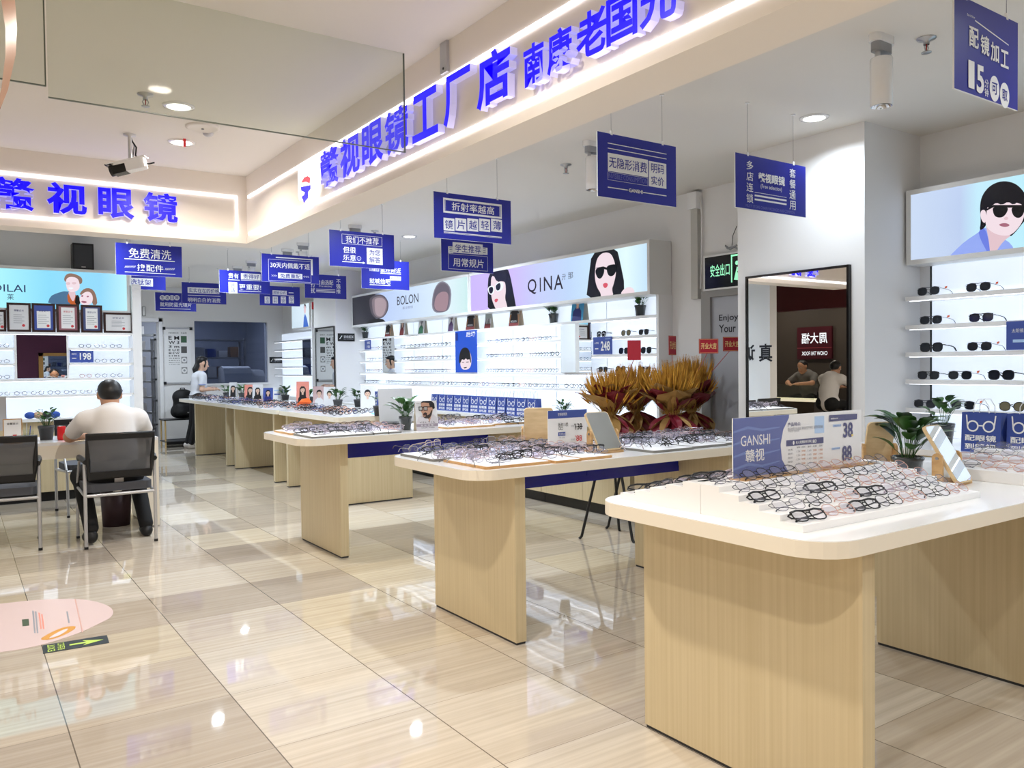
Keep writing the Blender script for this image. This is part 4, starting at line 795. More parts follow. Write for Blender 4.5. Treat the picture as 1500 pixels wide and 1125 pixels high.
s = board('square white price card with a blue header reading 138 and 88 on the second table', mw, W, oy(803, 602, 3.62).z-TZ-.004, M_print, a_card, t=.004); MB().box(-.01, W+.01, -.004, .012, -.03, .028, M_oak).build('wooden_base', s)
def num(t, sub):
    def f(a, mw, W, H): a.text(t, (W*.42, H*.2, W*.9, H*.75), M_print, .002, .02); a.text(sub, (W*.08, H*.6, W*.3, H*.72), M_print, .002, 0); a.rect(W*.1, H*.3, W*.28, H*.36, M_print); a.text('GANSHI', (W*.66, H*.84, W*.93, H*.92), M_lb, .002, 0)
    return f
mw = facing_near((oy(102, 522, 9.69).x, 9.69, 1.435)); board('blue 198 price sign on the shelf wall behind the man', mw, .225, .135, M_pblue, num('198', '镜架特价'))
mw = fl(5.07, ox(869, 510, 5.07).y, 1.447); board('blue 248 price sign beside the sunglasses on the main shelf wall', mw, .27, .165, M_pblue, num('248', '太阳镜'))
mw = fl(5.07, ox(534, 500, 5.07).y, 1.614); board('small blue 448 198 price sign at the far end of the main shelf wall', mw, .22, .14, M_pblue, lambda a, mw, W, H: (a.text('448', (W*.4, H*.55, W*.85, H*.85), M_print, .002, .01), a.text('198', (W*.4, H*.12, W*.85, H*.42), M_print, .002, .01)))
mw = fl(5.025, ox(1474, 490, 5.025).y, 1.407); board('blue price sign on the middle right-hand shelf at the picture edge', mw, .3, .165, M_pblue, lambda a, mw, W, H: (a.text('太阳镜系列', (W*.1, H*.6, W*.45, H*.74), M_print, .002), a.rect(W*.12, H*.26, W*.36, H*.36, M_lb)))
# ---------------------------------------------------------------- tilting table mirrors
def tabmirror(label, p, rot, tilt, w=.135, h=.2):
    s = thing('table_mirror', label, 'mirror', p, rot, 'wooden tilting mirrors on the display tables'); pz = .105
    MB().prism(rrect(-w/2-.02, -.06, w/2+.02, .06, .008, 3), 0, .012, M_oak).build('base', s)
    for k in (-1, 1):
        q_ = MB(); x = k*(w/2+.011); q_.T = Matrix.Translation((x-.006, 0, 0)) @ Matrix(((0, 0, 1, 0), (1, 0, 0, 0), (0, 1, 0, 0), (0, 0, 0, 1))); q_.prism([(-.02, .012), (.02, .012), (.02, pz)]+[(.02*math.cos(a), pz+.02*math.sin(a)) for a in [PI*i/8 for i in range(1, 8)]]+[(-.02, pz)], 0, .012, M_oak); u = q_.build('upright', s)
        MB().cyl((x-k*.001, 0, pz), (x+k*.009, 0, pz), .006, M_metal, n=12).build('screw', u)
    A = Matrix.Translation((0, 0, pz+.012)) @ Matrix.Rotation(tilt, 4, 'X') @ Matrix.Rotation(PI/2, 4, 'X')
    q_ = MB(); q_.T = A; q_.prism(rrect(-w/2, -h*.5, w/2, h*.5, .02), -.006, .006, M_plywood); f_ = q_.build('frame', s)
    q_ = MB(); q_.T = A; q_.prism(rrect(-w/2+.005, -h*.5+.005, w/2-.005, h*.5-.005, .018), .006, .0075, M_mirror).build('mirror_glass', f_)
tabmirror('wooden tilting mirror on the nearest table reflecting the white shelves', (3.20, 1.66, TZ), .06, -.55, .135, .25)
tabmirror('wooden tilting mirror seen from its plywood back, behind the wide price board', (3.32, 2.02, TZ), PI-.55, -.25, .12, .21)
tabmirror('wooden tilting mirror facing front on the second table by the flower stands', (2.93, 3.40, TZ), 0, -.57, .165, .235)
tabmirror('wooden tilting mirror seen from its plywood back on the second table', (2.83, 3.86, TZ), PI-.62, -.28, .17, .24)
s = thing('table_mirror', 'large tilted silver mirror on a dark stone-look base on the third table', 'mirror', (2.93, 5.93, TZ), -.25)
MB().lathe([(0, 0), (.10, 0), (.13, .035), (.11, .05), (.10, .035), (0, .03)], grain('stone_glaze', (110, 110, 112), (40, 40, 44), (30, 30, 30), .4), 28).build('base', s)
b = MB(); b.T = Matrix.Translation((0, 0, .04)) @ Matrix.Rotation(-.22, 4, 'X'); b.box(-.14, .14, -.006, .006, 0, .27, M_alu).build('plate', s)
# ---------------------------------------------------------------- plants
def leaf(b, p, d, L, w, m, droop=.5, n=5):
    d = Vector(d).normalized(); side = d.cross(Vector((0, 0, 1))); side = side.normalized() if side.length > .05 else Vector((1, 0, 0)); vs = []; q = Vector(p); dd = d.copy()
    for i in range(n+1):
        t = i/n; ww = w*math.sin(PI*min(1, t*.92+.06))**.8*(1-.15*t); nrm = side.cross(dd)
        vs += [q-side*ww+nrm*ww*.25, q, q+side*ww+nrm*ww*.25]; q = q+dd*(L/n); dd = (dd+Vector((0, 0, -droop/n))).normalized()
    fs = []
    for i in range(n): a = 3*i; fs += [(a, a+1, a+4, a+3), (a+1, a+2, a+5, a+4)]
    b.add(vs, fs, m, True)
def plant(label, p, hp, rp, n, spread, L, w, pot=M_pot, tall=.12, yellow=0, round_=False, seed=1):
    q = random.Random(seed); s = thing('potted_plant', label, 'plant', p, group=None)
    MB().lathe([(0, 0), (rp*.78, 0), (rp*.98, hp*.8), (rp*1.04, hp*.82), (rp*1.06, hp), (rp*.97, hp), (rp*.95, hp*.86)], pot, 20).build('pot', s)
    MB().lathe([(rp*.955, hp*.87), (0, hp*.9)], M_terracotta if pot is M_pot and rp > .05 else M_soil, 18).build('soil', s)
    b = MB()
    for k in range(n):
        a = q.uniform(0, 2*PI); el = q.uniform(.15, 1.) ; h = tall*q.uniform(.25, 1.); r = spread*(1-el*.5)*q.uniform(.3, 1)
        base = Vector((rp*.3*math.cos(a), rp*.3*math.sin(a), hp*.9)); tip = base+Vector((math.cos(a)*r*.6, math.sin(a)*r*.6, h))
        b.tube([base, (base+tip)/2+Vector((0, 0, h*.12)), tip], .0014, M_leaf, 4, caps=False)
        leaf(b, tip, (math.cos(a), math.sin(a), .5+el*.8 if not round_ else q.uniform(-.3, 1.2)), L*q.uniform(.7, 1.15), w*q.uniform(.8, 1.15), M_leaf2 if k < yellow else M_leaf, .9 if not round_ else .4)
    b.build('foliage', s, label='green leaves' if not yellow else 'green and yellowing leaves'); return s
plant('large potted pothos with drooping leaves on the nearest table', (3.27, 1.86, TZ), .085, .062, 30, .14, .11, .031, tall=.16, seed=3)
plant('potted pothos on the wall counter behind the tilting mirror', (4.66, 2.44, .872), .12, .06, 16, .13, .09, .026, tall=.17, seed=9)
plant('leafy potted plant in a clear dark pot on the third table', (2.83, 5.58, TZ), .105, .05, 26, .13, .085, .028, tall=.13, seed=5)
for u, v, l, sd, yl in ((535, 491, 'potted plant at the far end of the main shelf top', 11, 0), (811, 470, 'potted plant in the middle of the main shelf top beside the blue woman card', 12, 3), (938, 462, 'potted plant at the near end of the main shelf top', 13, 4)): plant(l, (5.15, ox(u, v, 5.15).y, SHZ[0]), .10, .052, 24, .11, .075, .026, tall=.09, yellow=yl, seed=sd)
for (u, v, X), l, sd, hp in (((555, 608, 3.45), 'tiny sprouting plant in a dark pot at the near corner of the far block', 21, .1), ((495, 598, 3.75), 'bushy potted plant in a grey pot beside the tall standing card on the far block', 22, .10), ((525, 588, 4.05), 'potted plant on the far block in front of the blue paper bag', 23, .09), ((418, 578, 4.1), 'small round potted plant by the white price card on the far block', 24, .08), ((355, 582, 3.7), 'potted plant between the standing cards at the far end', 25, .1), ((332, 576, 3.6), 'potted plant at the far end nearest the standing woman', 26, .1), ((453, 580, 4.05), 'potted plant behind the peach woman card on the far block', 28, .08)):
    q_ = ox(u, v, X); q_ = (X, min(14.0, q_.y), TZ); plant(l, q_, hp, .055, 22 if sd != 21 else 6, .12, .075, .026, mat('grey_pot', (62, 62, 64), .6), tall=.12 if sd != 21 else .09, seed=sd)
q_ = oz(826, 600, .83); plant('small bushy potted plant behind the front-facing mirror of the second table', (4.6, ox(825, 600, 4.6).y if ox(825, 600, 4.6).y > 5.2 else 5.3, .83), .09, .05, 34, .12, .05, .014, tall=.1, round_=True, seed=27)
# ---------------------------------------------------------------- blue paper bags
def bag(label, p, rot, group, w=.19, h=.20, d=.07, text=True):
    s = thing('paper_bag', label, 'bag', p, rot, group)
    MB().add([(-w/2, -d/2, 0), (w/2, -d/2, 0), (w/2, d/2, 0), (-w/2, d/2, 0), (-w/2, -d/2+.012, h), (w/2, -d/2+.012, h), (w/2, d/2-.012, h), (-w/2, d/2-.012, h), (w/2-.015, 0, h*.5), (-w/2+.015, 0, h*.5)], [(0, 3, 2, 1), (0, 1, 5, 4), (2, 3, 7, 6), (1, 2, 8), (2, 6, 8), (6, 5, 8), (5, 1, 8), (3, 0, 9), (0, 4, 9), (4, 7, 9), (7, 3, 9)], M_bluel).build('body', s)
    for k in (-1, 1): MB().tube([(-w*.2, k*(d/2-.014), h-.01), (-w*.19, k*(d/2-.014), h+.035), (-w*.08, k*(d/2-.012), h+.07), (w*.08, k*(d/2-.012), h+.07), (w*.19, k*(d/2-.014), h+.035), (w*.2, k*(d/2-.014), h-.01)], .0022, M_print, 5).build('handle', s)
    a = MB(); a.T = Matrix.Translation((0, -d/2-.0005, 0)) @ Matrix.Rotation(PI/2-math.atan(.012/h), 4, 'X')
    for k in (-1, 1):
        c = k*w*.205; cy = h*.66; ro, ri = w*.155, w*.115; n = 18
        a.add([(c+r_*math.cos(2*PI*i/n), cy+r_*math.sin(2*PI*i/n), .001) for r_ in (ro, ri) for i in range(n)], [(i, (i+1) % n, n+(i+1) % n, n+i) for i in range(n)], M_print)
        x = c+k*ro; a.poly([(x-k*w*.035, cy), (x, cy), (x+k*w*.03, h*.94), (x-k*w*.005, h*.94)][::k], M_print)
    a.rect(-w*.055, h*.66, w*.055, h*.69, M_print); a.text('配眼镜', (-w*.40, h*.28, w*.40, h*.44), M_print, .001, .02); a.text('到赣视', (-w*.40, h*.06, w*.40, h*.22), M_print, .001, .02); a.build('print', s, label='white eyeglasses emblem and lettering')
y = 6.62
for k in range(12):
    bag('blue paper bag, %s from the near end of the counter row' % (['first', 'second', 'third', 'fourth', 'fifth', 'sixth', 'seventh', 'eighth', 'ninth', 'tenth', 'eleventh', 'twelfth'][k]), (4.80, y, .83), -PI/2+R.uniform(-.06, .06), 'blue paper bags on the main counter', .172, .185, .08); y += .182
bag('single blue paper carrier bag standing behind the tall boy card', (4.80, ox(582, 590, 4.8).y, .83), -PI/2+.1, 'blue paper bags on the main counter', .172, .185, .08); bag('blue paper carrier bag leaning at the far end of the counter', (4.78, ox(556, 590, 4.78).y+.05, .83), -PI/2-.1, 'blue paper bags on the main counter', .172, .185, .08)
bag('large blue paper bag left of two beside the tilting mirror at right', (4.42, 2.10, .872), -PI/2, 'blue paper bags right of the pillar', .195, .205, .09); bag('large blue paper bag at the right picture edge', (4.44, 1.885, .872), -PI/2-.05, 'blue paper bags right of the pillar', .195, .205, .09)
tag(MB().box(4.30, 5.03, .5, 2.80, .84, .872, M_white).box(4.34, 5.03, .55, 2.78, 0, .84, M_wood).build('side_counter'), 'pale wood counter with white top below the right-hand sunglasses shelves', 'counter')
# ---------------------------------------------------------------- standing cards
def standee(label, p, rot, w, h, bg, art, side=mat('card_cream', (232, 224, 206), .6)):
    s = thing('standing_card', label, 'standing card', p, rot); d = h*.3
    f = MB(); th = math.atan(d*.5/h); f.T = Matrix.Translation((0, -d/2, 0)) @ Matrix.Rotation(-th, 4, 'X'); f.box(-w/2, w/2, -.0015, .0015, 0, h, bg); f.build('front_panel', s)
    f = MB(); f.T = Matrix.Translation((0, d/2, 0)) @ Matrix.Rotation(th, 4, 'X'); f.box(-w/2, w/2, -.0015, .0015, 0, h, side); f.build('back_panel', s)
    MB().add([(-w/2, -d/2, .004), (w/2, -d/2, .004), (w/2, d/2, .004), (-w/2, d/2, .004), (0, -d/2, .004)], [(0, 1, 2, 3)], side).build('base_panel', s)
    a = MB(); a.T = Matrix.Translation((0, -d/2-.002, 0)) @ Matrix.Rotation(-th, 4, 'X') @ Matrix.Rotation(PI/2, 4, 'X') @ Matrix.Translation((-w/2, 0, 0)); art(a, w, h); a.build('print', s); return s
P_sk = mat('print_skin', (222, 186, 164), .5); P_sk2 = mat('print_skin_tan', (190, 146, 122), .5); P_hair = mat('print_hair', (32, 28, 30), .5); P_tan = mat('print_sand', (176, 132, 96), .5); P_sky = mat('print_sky', (168, 176, 176), .5); P_mar = mat('print_maroon', (112, 46, 46), .5); P_teal = mat('print_teal', (64, 150, 196), .5); P_peach = mat('print_peach', (236, 150, 134), .5); P_green = mat('print_green', (60, 120, 90), .5); P_pale = mat('print_pale', (222, 222, 224), .5); P_lil = mat('print_violet', (92, 66, 110), .5)
def person_art(top, hair=P_hair, skin=P_sk, bot=None, long_=False, y0=0., sc=1., specs_=False):
    def f(a, w, h):
        cx, cy, r = w*.5, h*(.64+y0), w*.2*sc
        if bot: a.rect(0, 0, w, h*.3, bot, .0008)
        if long_: a.poly([(cx-r*1.35, h*.1), (cx-r*1.2, cy+r*.6), (cx-r*.6, cy+r*1.5), (cx+r*.6, cy+r*1.5), (cx+r*1.2, cy+r*.6), (cx+r*1.35, h*.1)], hair, .001)
        else: a.disc(cx, cy+r*.3, r*1.12, r*1.3, hair, .001)
        a.poly([(cx-w*.38, 0), (cx-w*.34, h*.3), (cx-r*.4, cy-r*1.5), (cx+r*.4, cy-r*1.5), (cx+w*.34, h*.3), (cx+w*.38, 0)], top, .0013)
        a.rect(cx-r*.36, cy-r*1.9, cx+r*.36, cy-r*.8, skin, .0016); a.disc(cx, cy, r*.86, r*1.12, skin, .002); a.poly([(cx-r*.9, cy+r*.2), (cx-r*.85, cy+r*1.1), (cx, cy+r*1.4), (cx+r*.85, cy+r*1.1), (cx+r*.9, cy+r*.2), (cx+r*.5, cy+r*.75), (cx-r*.4, cy+r*.7)], hair, .0024)
        for k in (-1, 1):
            if specs_: a.frame(cx+k*r*.42-r*.36, cy-r*.12, cx+k*r*.42+r*.36, cy+r*.32, r*.09, P_hair, .0028)
            else: a.rect(cx+k*r*.42-r*.16, cy+r*.05, cx+k*r*.42+r*.16, cy+r*.14, P_hair, .0028)
        a.rect(cx-r*.24, cy-r*.58, cx+r*.24, cy-r*.48, P_mar, .0028)
    return f
def rider(a, w, h):
    a.rect(0, h*.45, w, h, P_sky, .0008); a.rect(0, 0, w, h*.12, P_mar, .001); a.poly([(w*.1, h*.12), (w*.2, h*.5), (w*.5, h*.72), (w*.8, h*.5), (w*.95, h*.12)], P_hair, .0012); a.disc(w*.5, h*.8, w*.1, h*.06, P_sk2, .0016); a.poly([(w*.1, h*.45), (w*.4, h*.6), (w*.38, h*.66), (w*.06, h*.52)], P_hair, .0014); a.poly([(w*.9, h*.45), (w*.6, h*.6), (w*.62, h*.66), (w*.96, h*.52)], P_hair, .0014); a.text('MOLSION', (w*.2, h*.14, w*.8, h*.22), M_print, .002, .01)
def duo(a, w, h): a.rect(0, h*.6, w, h, P_sky, .0008); a.rect(0, 0, w, h*.28, P_mar, .0008); [a.poly([(w*(.12+.2*k), h*.25), (w*(.16+.2*k), h*.6), (w*(.24+.2*k), h*.6), (w*(.28+.2*k), h*.25)], P_hair, .0012) for k in range(4)]
def top_card(u, v, label, w, h, bg, art): p = ox(u, v, 5.14); return standee(label, (5.135, p.y, SHZ[0]+.001), -PI/2+.12, w, h, bg, art)
for u, v, l, w, h, bg, ar in ((571, 489, 'sand-coloured standing card of a rider on the main shelf top, leftmost', .135, .25, P_tan, rider), (592, 487, 'standing card of a woman in a maroon dress on the main shelf top', .13, .25, P_pale, person_art(P_mar, long_=True)), (620, 485, 'standing card with a blurred face and a green corner on the main shelf top', .14, .25, P_pale, person_art(P_green, mat('blur_grey', (150, 150, 156), .6), mat('blur_grey', (150, 150, 156), .6))), (664, 482, 'standing card with a blurred face and violet clothes on the main shelf top', .13, .26, P_pale, person_art(P_lil, mat('blur_grey', (150, 150, 156), .6), mat('blur_brown', (132, 118, 118), .6))),
        (693, 480, 'sand-coloured standing card of a rider right of the blurred violet card', .16, .29, P_tan, rider), (717, 478, 'narrow standing card of four people on a red ground on the main shelf top', .11, .19, P_pale, duo), (757, 475, 'sand-coloured standing card of a rider below the purple lit advertisement', .16, .29, P_tan, rider), (850, 468, 'sky-blue standing card of a woman in glasses, tallest on the main shelf top', .165, .32, P_teal, person_art(M_navy, P_hair, P_sk, None, False, 0, 1.3, True))): top_card(u, v, l, w, h, bg, ar)
def beard(a, w, h):
    a.rect(0, 0, w, h*.36, P_pale, .0008); Z = lambda pts: [((x-.0)/100*w, y/130*h) for x, y in pts]; P_shirt = mat('print_shirt', (206, 200, 204), .5); P_beard = mat('print_beard', (58, 46, 42), .5)
    for k in range(6): a.rect(w*.02, h*(.5+.07*k), w*.3, h*(.503+.07*k), P_sky, .001)
    a.poly(Z([(0, 30), (12, 60), (38, 68), (60, 40), (78, 72), (96, 56), (100, 0), (0, 0)]), P_shirt, .0012); a.poly(Z([(52, 66), (60, 34), (74, 70), (72, 84), (46, 62)]), P_sk2, .0014)
    a.poly(Z([(26, 100), (28, 122), (50, 129), (80, 126), (86, 100), (80, 90), (74, 70), (60, 52), (40, 54), (31, 62), (30, 76), (24, 84)]), P_sk2, .0018); a.poly(Z([(26, 122), (36, 130), (74, 130), (88, 118), (90, 96), (80, 92), (76, 104), (66, 106), (64, 120), (42, 123)]), P_hair, .0022)
    a.poly(Z([(31, 62), (40, 54), (60, 52), (72, 66), (78, 88), (73, 88), (64, 72), (52, 66), (52, 76), (44, 80), (34, 74), (34, 66), (46, 66), (42, 60)]), P_beard, .0022); a.poly(Z([(35, 71), (47, 69), (46, 67), (36, 68)]), P_mar, .0026)
    for x0, x1 in ((15, 33), (37, 56)): a.poly(Z([(x0, 105), (x1, 104), (x1-2, 89), (x0+3, 88)]), see_through('print_lens', (210, 220, 220), .45), .0028); a.frame(x0/100*w, 87/130*h, x1/100*w, 106/130*h, w*.03, P_hair, .003)
    a.rect(.32*w, 98/130*h, .38*w, 102/130*h, P_hair, .003); a.rect(.55*w, 101/130*h, .82*w, 105/130*h, P_hair, .003); a.rect(0, h*.135, w, h*.225, mat('print_mauve', (150, 138, 148), .5), .0026)
    for k in range(4): a.text('板材镜架'[k], (w*(.2+.16*k), h*.15, w*(.29+.16*k), h*.21), M_print, .003)
    a.text('V E L T I A', (w*.15, h*.25, w*.86, h*.3), P_hair, .003, 0); a.text('时尚板材 · 系列眼镜', (w*.22, h*.075, w*.82, h*.11), P_hair, .003, 0); a.text('PARIM', (w*.05, h*.9, w*.3, h*.925), P_hair, .003, 0)
standee('large standing card of a bearded man in glasses on the third table', (2.93, 5.44, TZ), -.12, .175, .225, P_pale, beard)
def far_card(u, v, X, l, w, h, bg, art, rot=-.5): q_ = ox(u, v, X); standee(l, (X, min(q_.y, 13.95), TZ), rot, w, h, bg, art)
far_card(539, 604, 3.62, 'white standing card of a smiling boy at the near end of the far block', .15, .29, P_pale, person_art(P_pale, specs_=False, y0=.05))
far_card(483, 590, 3.75, 'white standing card of a young man, right one of a middle pair', .14, .25, P_pale, person_art(P_pale)); far_card(468, 590, 3.78, 'pinkish standing card of a boy, left one of a middle pair', .15, .25, mat('print_blush', (206, 176, 176), .5), person_art(P_pale))
far_card(444, 588, 3.7, 'peach standing card of a long-haired woman above the orange ribbon', .16, .31, P_peach, person_art(P_hair, long_=True)); far_card(393, 582, 3.75, 'blue standing card of a long-haired woman left of the white price card', .14, .20, M_pblue, person_art(P_pblue if False else M_navy, long_=True))
far_card(378, 582, 3.65, 'white standing card of a long-haired woman beside the red card', .15, .25, P_pale, person_art(P_hair, long_=True)); far_card(367, 581, 3.68, 'red standing card of a long-haired woman at the far end', .17, .24, P_peach, person_art(P_hair, long_=True)); far_card(342, 580, 3.6, 'narrow dark-haired woman card, farthest left on the far block', .12, .27, P_pale, person_art(P_hair, long_=True, sc=1.3))
mw = facing_near((oy(400, 580, 12.1).x, 12.1, TZ)); board('white price card with two columns on the far block', mw, .22, .2, M_print, lambda a, mw, W, H: (a.rect(W*.08, H*.4, W*.5, H*.5, M_pblue), a.rect(W*.08, H*.7, W*.5, H*.78, M_lb), a.text('88', (W*.6, H*.1, W*.9, H*.4), M_pblue, .002), a.text('38', (W*.6, H*.5, W*.9, H*.8), M_pblue, .002)))
tag(MB().add([(0, 0, .0), (.16, .02, .0), (.22, 0, .05), (.06, -.02, .06), (.20, .05, .10), (.12, .06, .09)], [(0, 1, 2, 3), (3, 2, 4, 5)], mat('orange_paper', (250, 108, 40), .5)).build('ribbon', loc=(3.3, 9.4, TZ+.02)), 'bright orange folded paper flag on the far block', 'paper flag')
tag(MB().prism([(0, 0), (.3, .05), (.32, .2), (.05, .16)], 0, .004, mat('cyan_paper', (110, 190, 236), .5)).build('price_strip', loc=(3.5, 7.62, TZ+.001)), 'light blue paper lying on the near end of the far block', 'paper')
# ---------------------------------------------------------------- flower stands
M_maroon = mat('wrap_maroon', (124, 30, 46), .45); M_gold = mat('wrap_gold', (186, 150, 92), .35, metal=.25); M_wheat = grain('wheat_ears', (226, 172, 66), (176, 118, 34), (30, 30, 12), .7); M_stem = mat('wheat_stem', (190, 150, 70), .7)
def sheet(b, p, a, el, L, w, m, curl=.5, q=R):
    """a pointed, curling sheet of wrapping paper"""
    d = Vector((math.cos(a)*math.cos(el), math.sin(a)*math.cos(el), math.sin(el))); side = Vector((-math.sin(a), math.cos(a), 0)); up = side.cross(d)*-1; n = 6; vs = []; pos = Vector(p)
    for i in range(n+1):
        t = i/n; ww = w*(.2+2.6*t*(1-t)+.3*t)*(1 if t < .7 else (1.0-(t-.7)/.3*.9))
        for k in range(-2, 3): vs.append(pos+side*ww*k/2+up*(abs(k)*.25*ww*.5+q.uniform(-.006, .006)))
        pos = pos+d*L/n; d = (d+Vector((math.cos(a), math.sin(a), -.2))*curl/n).normalized()
    b.add(vs, [(5*i+j, 5*i+j+1, 5*i+j+6, 5*i+j+5) for i in range(n) for j in range(4)], m, False)
def flower_stand(label, p, seed, top, main):
    q = random.Random(seed); s = thing('flower_stand', label, 'flower stand', p, group='opening-day wheat stands'); zk = .965
    l = MB()
    for a in (.6, 2.7, 4.7): MB().tube([(.03*math.cos(a), .03*math.sin(a), .86), (.24*math.cos(a), .24*math.sin(a), .02), (.26*math.cos(a), .26*math.sin(a), .0)], .011, M_black, 8).build('leg', s)
    MB().cyl((0, 0, .84), (0, 0, .9), .05, M_black).build('hub', s)
    b = MB()
    for k in range(230):
        a = q.uniform(0, 2*PI); r0 = q.uniform(0, .07); r1 = r0*1.5+q.uniform(0, .085); h = top*q.uniform(.9, 1.0)-r1*.25; P0 = Vector((r0*math.cos(a), r0*math.sin(a), zk)); P1 = Vector((r1*math.cos(a), r1*math.sin(a), h-.11)); dv = (P1-P0).normalized(); P2 = P1+dv*.11
        b.tube([P0, P1], .0016, M_stem, 3, caps=False); b.tube([P1, P1+dv*.02, P1+dv*.06, P2], [.002, .0075, .007, .001], M_wheat, 5, caps=False)
        for j in range(3): b.tube([P1+dv*.05, P2+Vector((q.uniform(-.015, .015), q.uniform(-.015, .015), .03))], .0007, M_wheat, 3, caps=False)
    b.build('wheat_bunch', s, label='golden dried wheat')
    m1, m2 = main; up = MB(); up2 = MB(); sk = MB()
    for k in range(9): a = 2*PI*k/9+q.uniform(-.2, .2); sheet(up, (0, 0, zk), a, q.uniform(.75, 1.05), q.uniform(.24, .33), .14, m1 if k % 3 else m2, .22, q)
    for k in range(6): a = 2*PI*k/6+q.uniform(-.2, .2); sheet(up2, (0, 0, zk), a, q.uniform(.55, .9), q.uniform(.26, .34), .13, m2 if k % 2 else m1, .3, q)
    for k in range(9): a = 2*PI*k/9+q.uniform(-.15, .15); sheet(sk, (0, 0, zk), a, q.uniform(-1.1, -.75), q.uniform(.24, .3), .13, m2 if k % 3 else m1, .1, q)
    up.build('outer_wrapping', s); up2.build('inner_wrapping', s); sk.build('wrapping_skirt', s); MB().ball((0, 0, zk), (.045, .045, .035), m2, 12, 7).build('knot', s)
for (X, Y), sd, tp, mm, l in (((4.20, 4.78), 1, 1.32, (M_maroon, M_gold), 'wheat flower stand with gold and maroon wrapping, leftmost of the group'), ((4.50, 4.42), 2, 1.37, (M_gold, M_maroon), 'wheat flower stand with maroon skirt, in the middle of the group'), ((4.92, 4.62), 3, 1.41, (M_maroon, M_gold), 'wheat flower stand with gold skirt, closest to the pillar'), ((4.62, 5.0-.05), 4, 1.36, (M_maroon, M_gold), 'wheat flower stand standing at the back of the group')): flower_stand(l, (X, Y, 0), sd, tp, mm)
M_card = mat('greeting_red', (176, 34, 52), .45); M_gt = mat('greeting_gold', (236, 206, 140), .4)
for (u, v, Y, w, h, rz, l, st) in ((929, 513, 4.55, .10, .15, -.75, 'plain red greeting card on a stick above the wheat, leftmost', Vector((4.28, 4.72, 1.15))), (985, 506, 4.5, .13, .15, .35, 'narrow red greeting card turned edge-on above the wheat', Vector((4.55, 4.46, 1.15))), (1038, 507, 4.2, .15, .11, -.5, 'red greeting card reading 开业大吉 on a stick', Vector((4.86, 4.58, 1.15))), (1072, 504, 4.2, .15, .11, -.35, 'red greeting card reading 开业大吉 half behind the pillar', Vector((4.98, 4.60, 1.15)))):
    p = oy(u, v, Y); s = thing('greeting_card', l, 'greeting card', p, rz, 'red greeting cards in the wheat'); MB().box(-w/2, w/2, -.002, .002, -h/2, h/2, M_card).build('card', s); tg = Matrix.Rotation(-rz, 3, 'Z') @ (st-p); MB().tube([(0, .004, -h/2+.02), tuple(tg)], .003, mat('stick', (190, 110, 110), .5), 6).build('stick', s)
    if 'plain' not in l: a = MB(); a.T = Matrix.Translation((0, -.0025, 0)) @ Matrix.Rotation(PI/2, 4, 'X'); a.text('开业大吉', (-w*.4, -h*.2, w*.4, h*.22), M_gt, .001, .02); a.frame(-w/2+.004, -h/2+.004, w/2-.004, h/2-.004, .0015, M_gt); a.build('print', s)
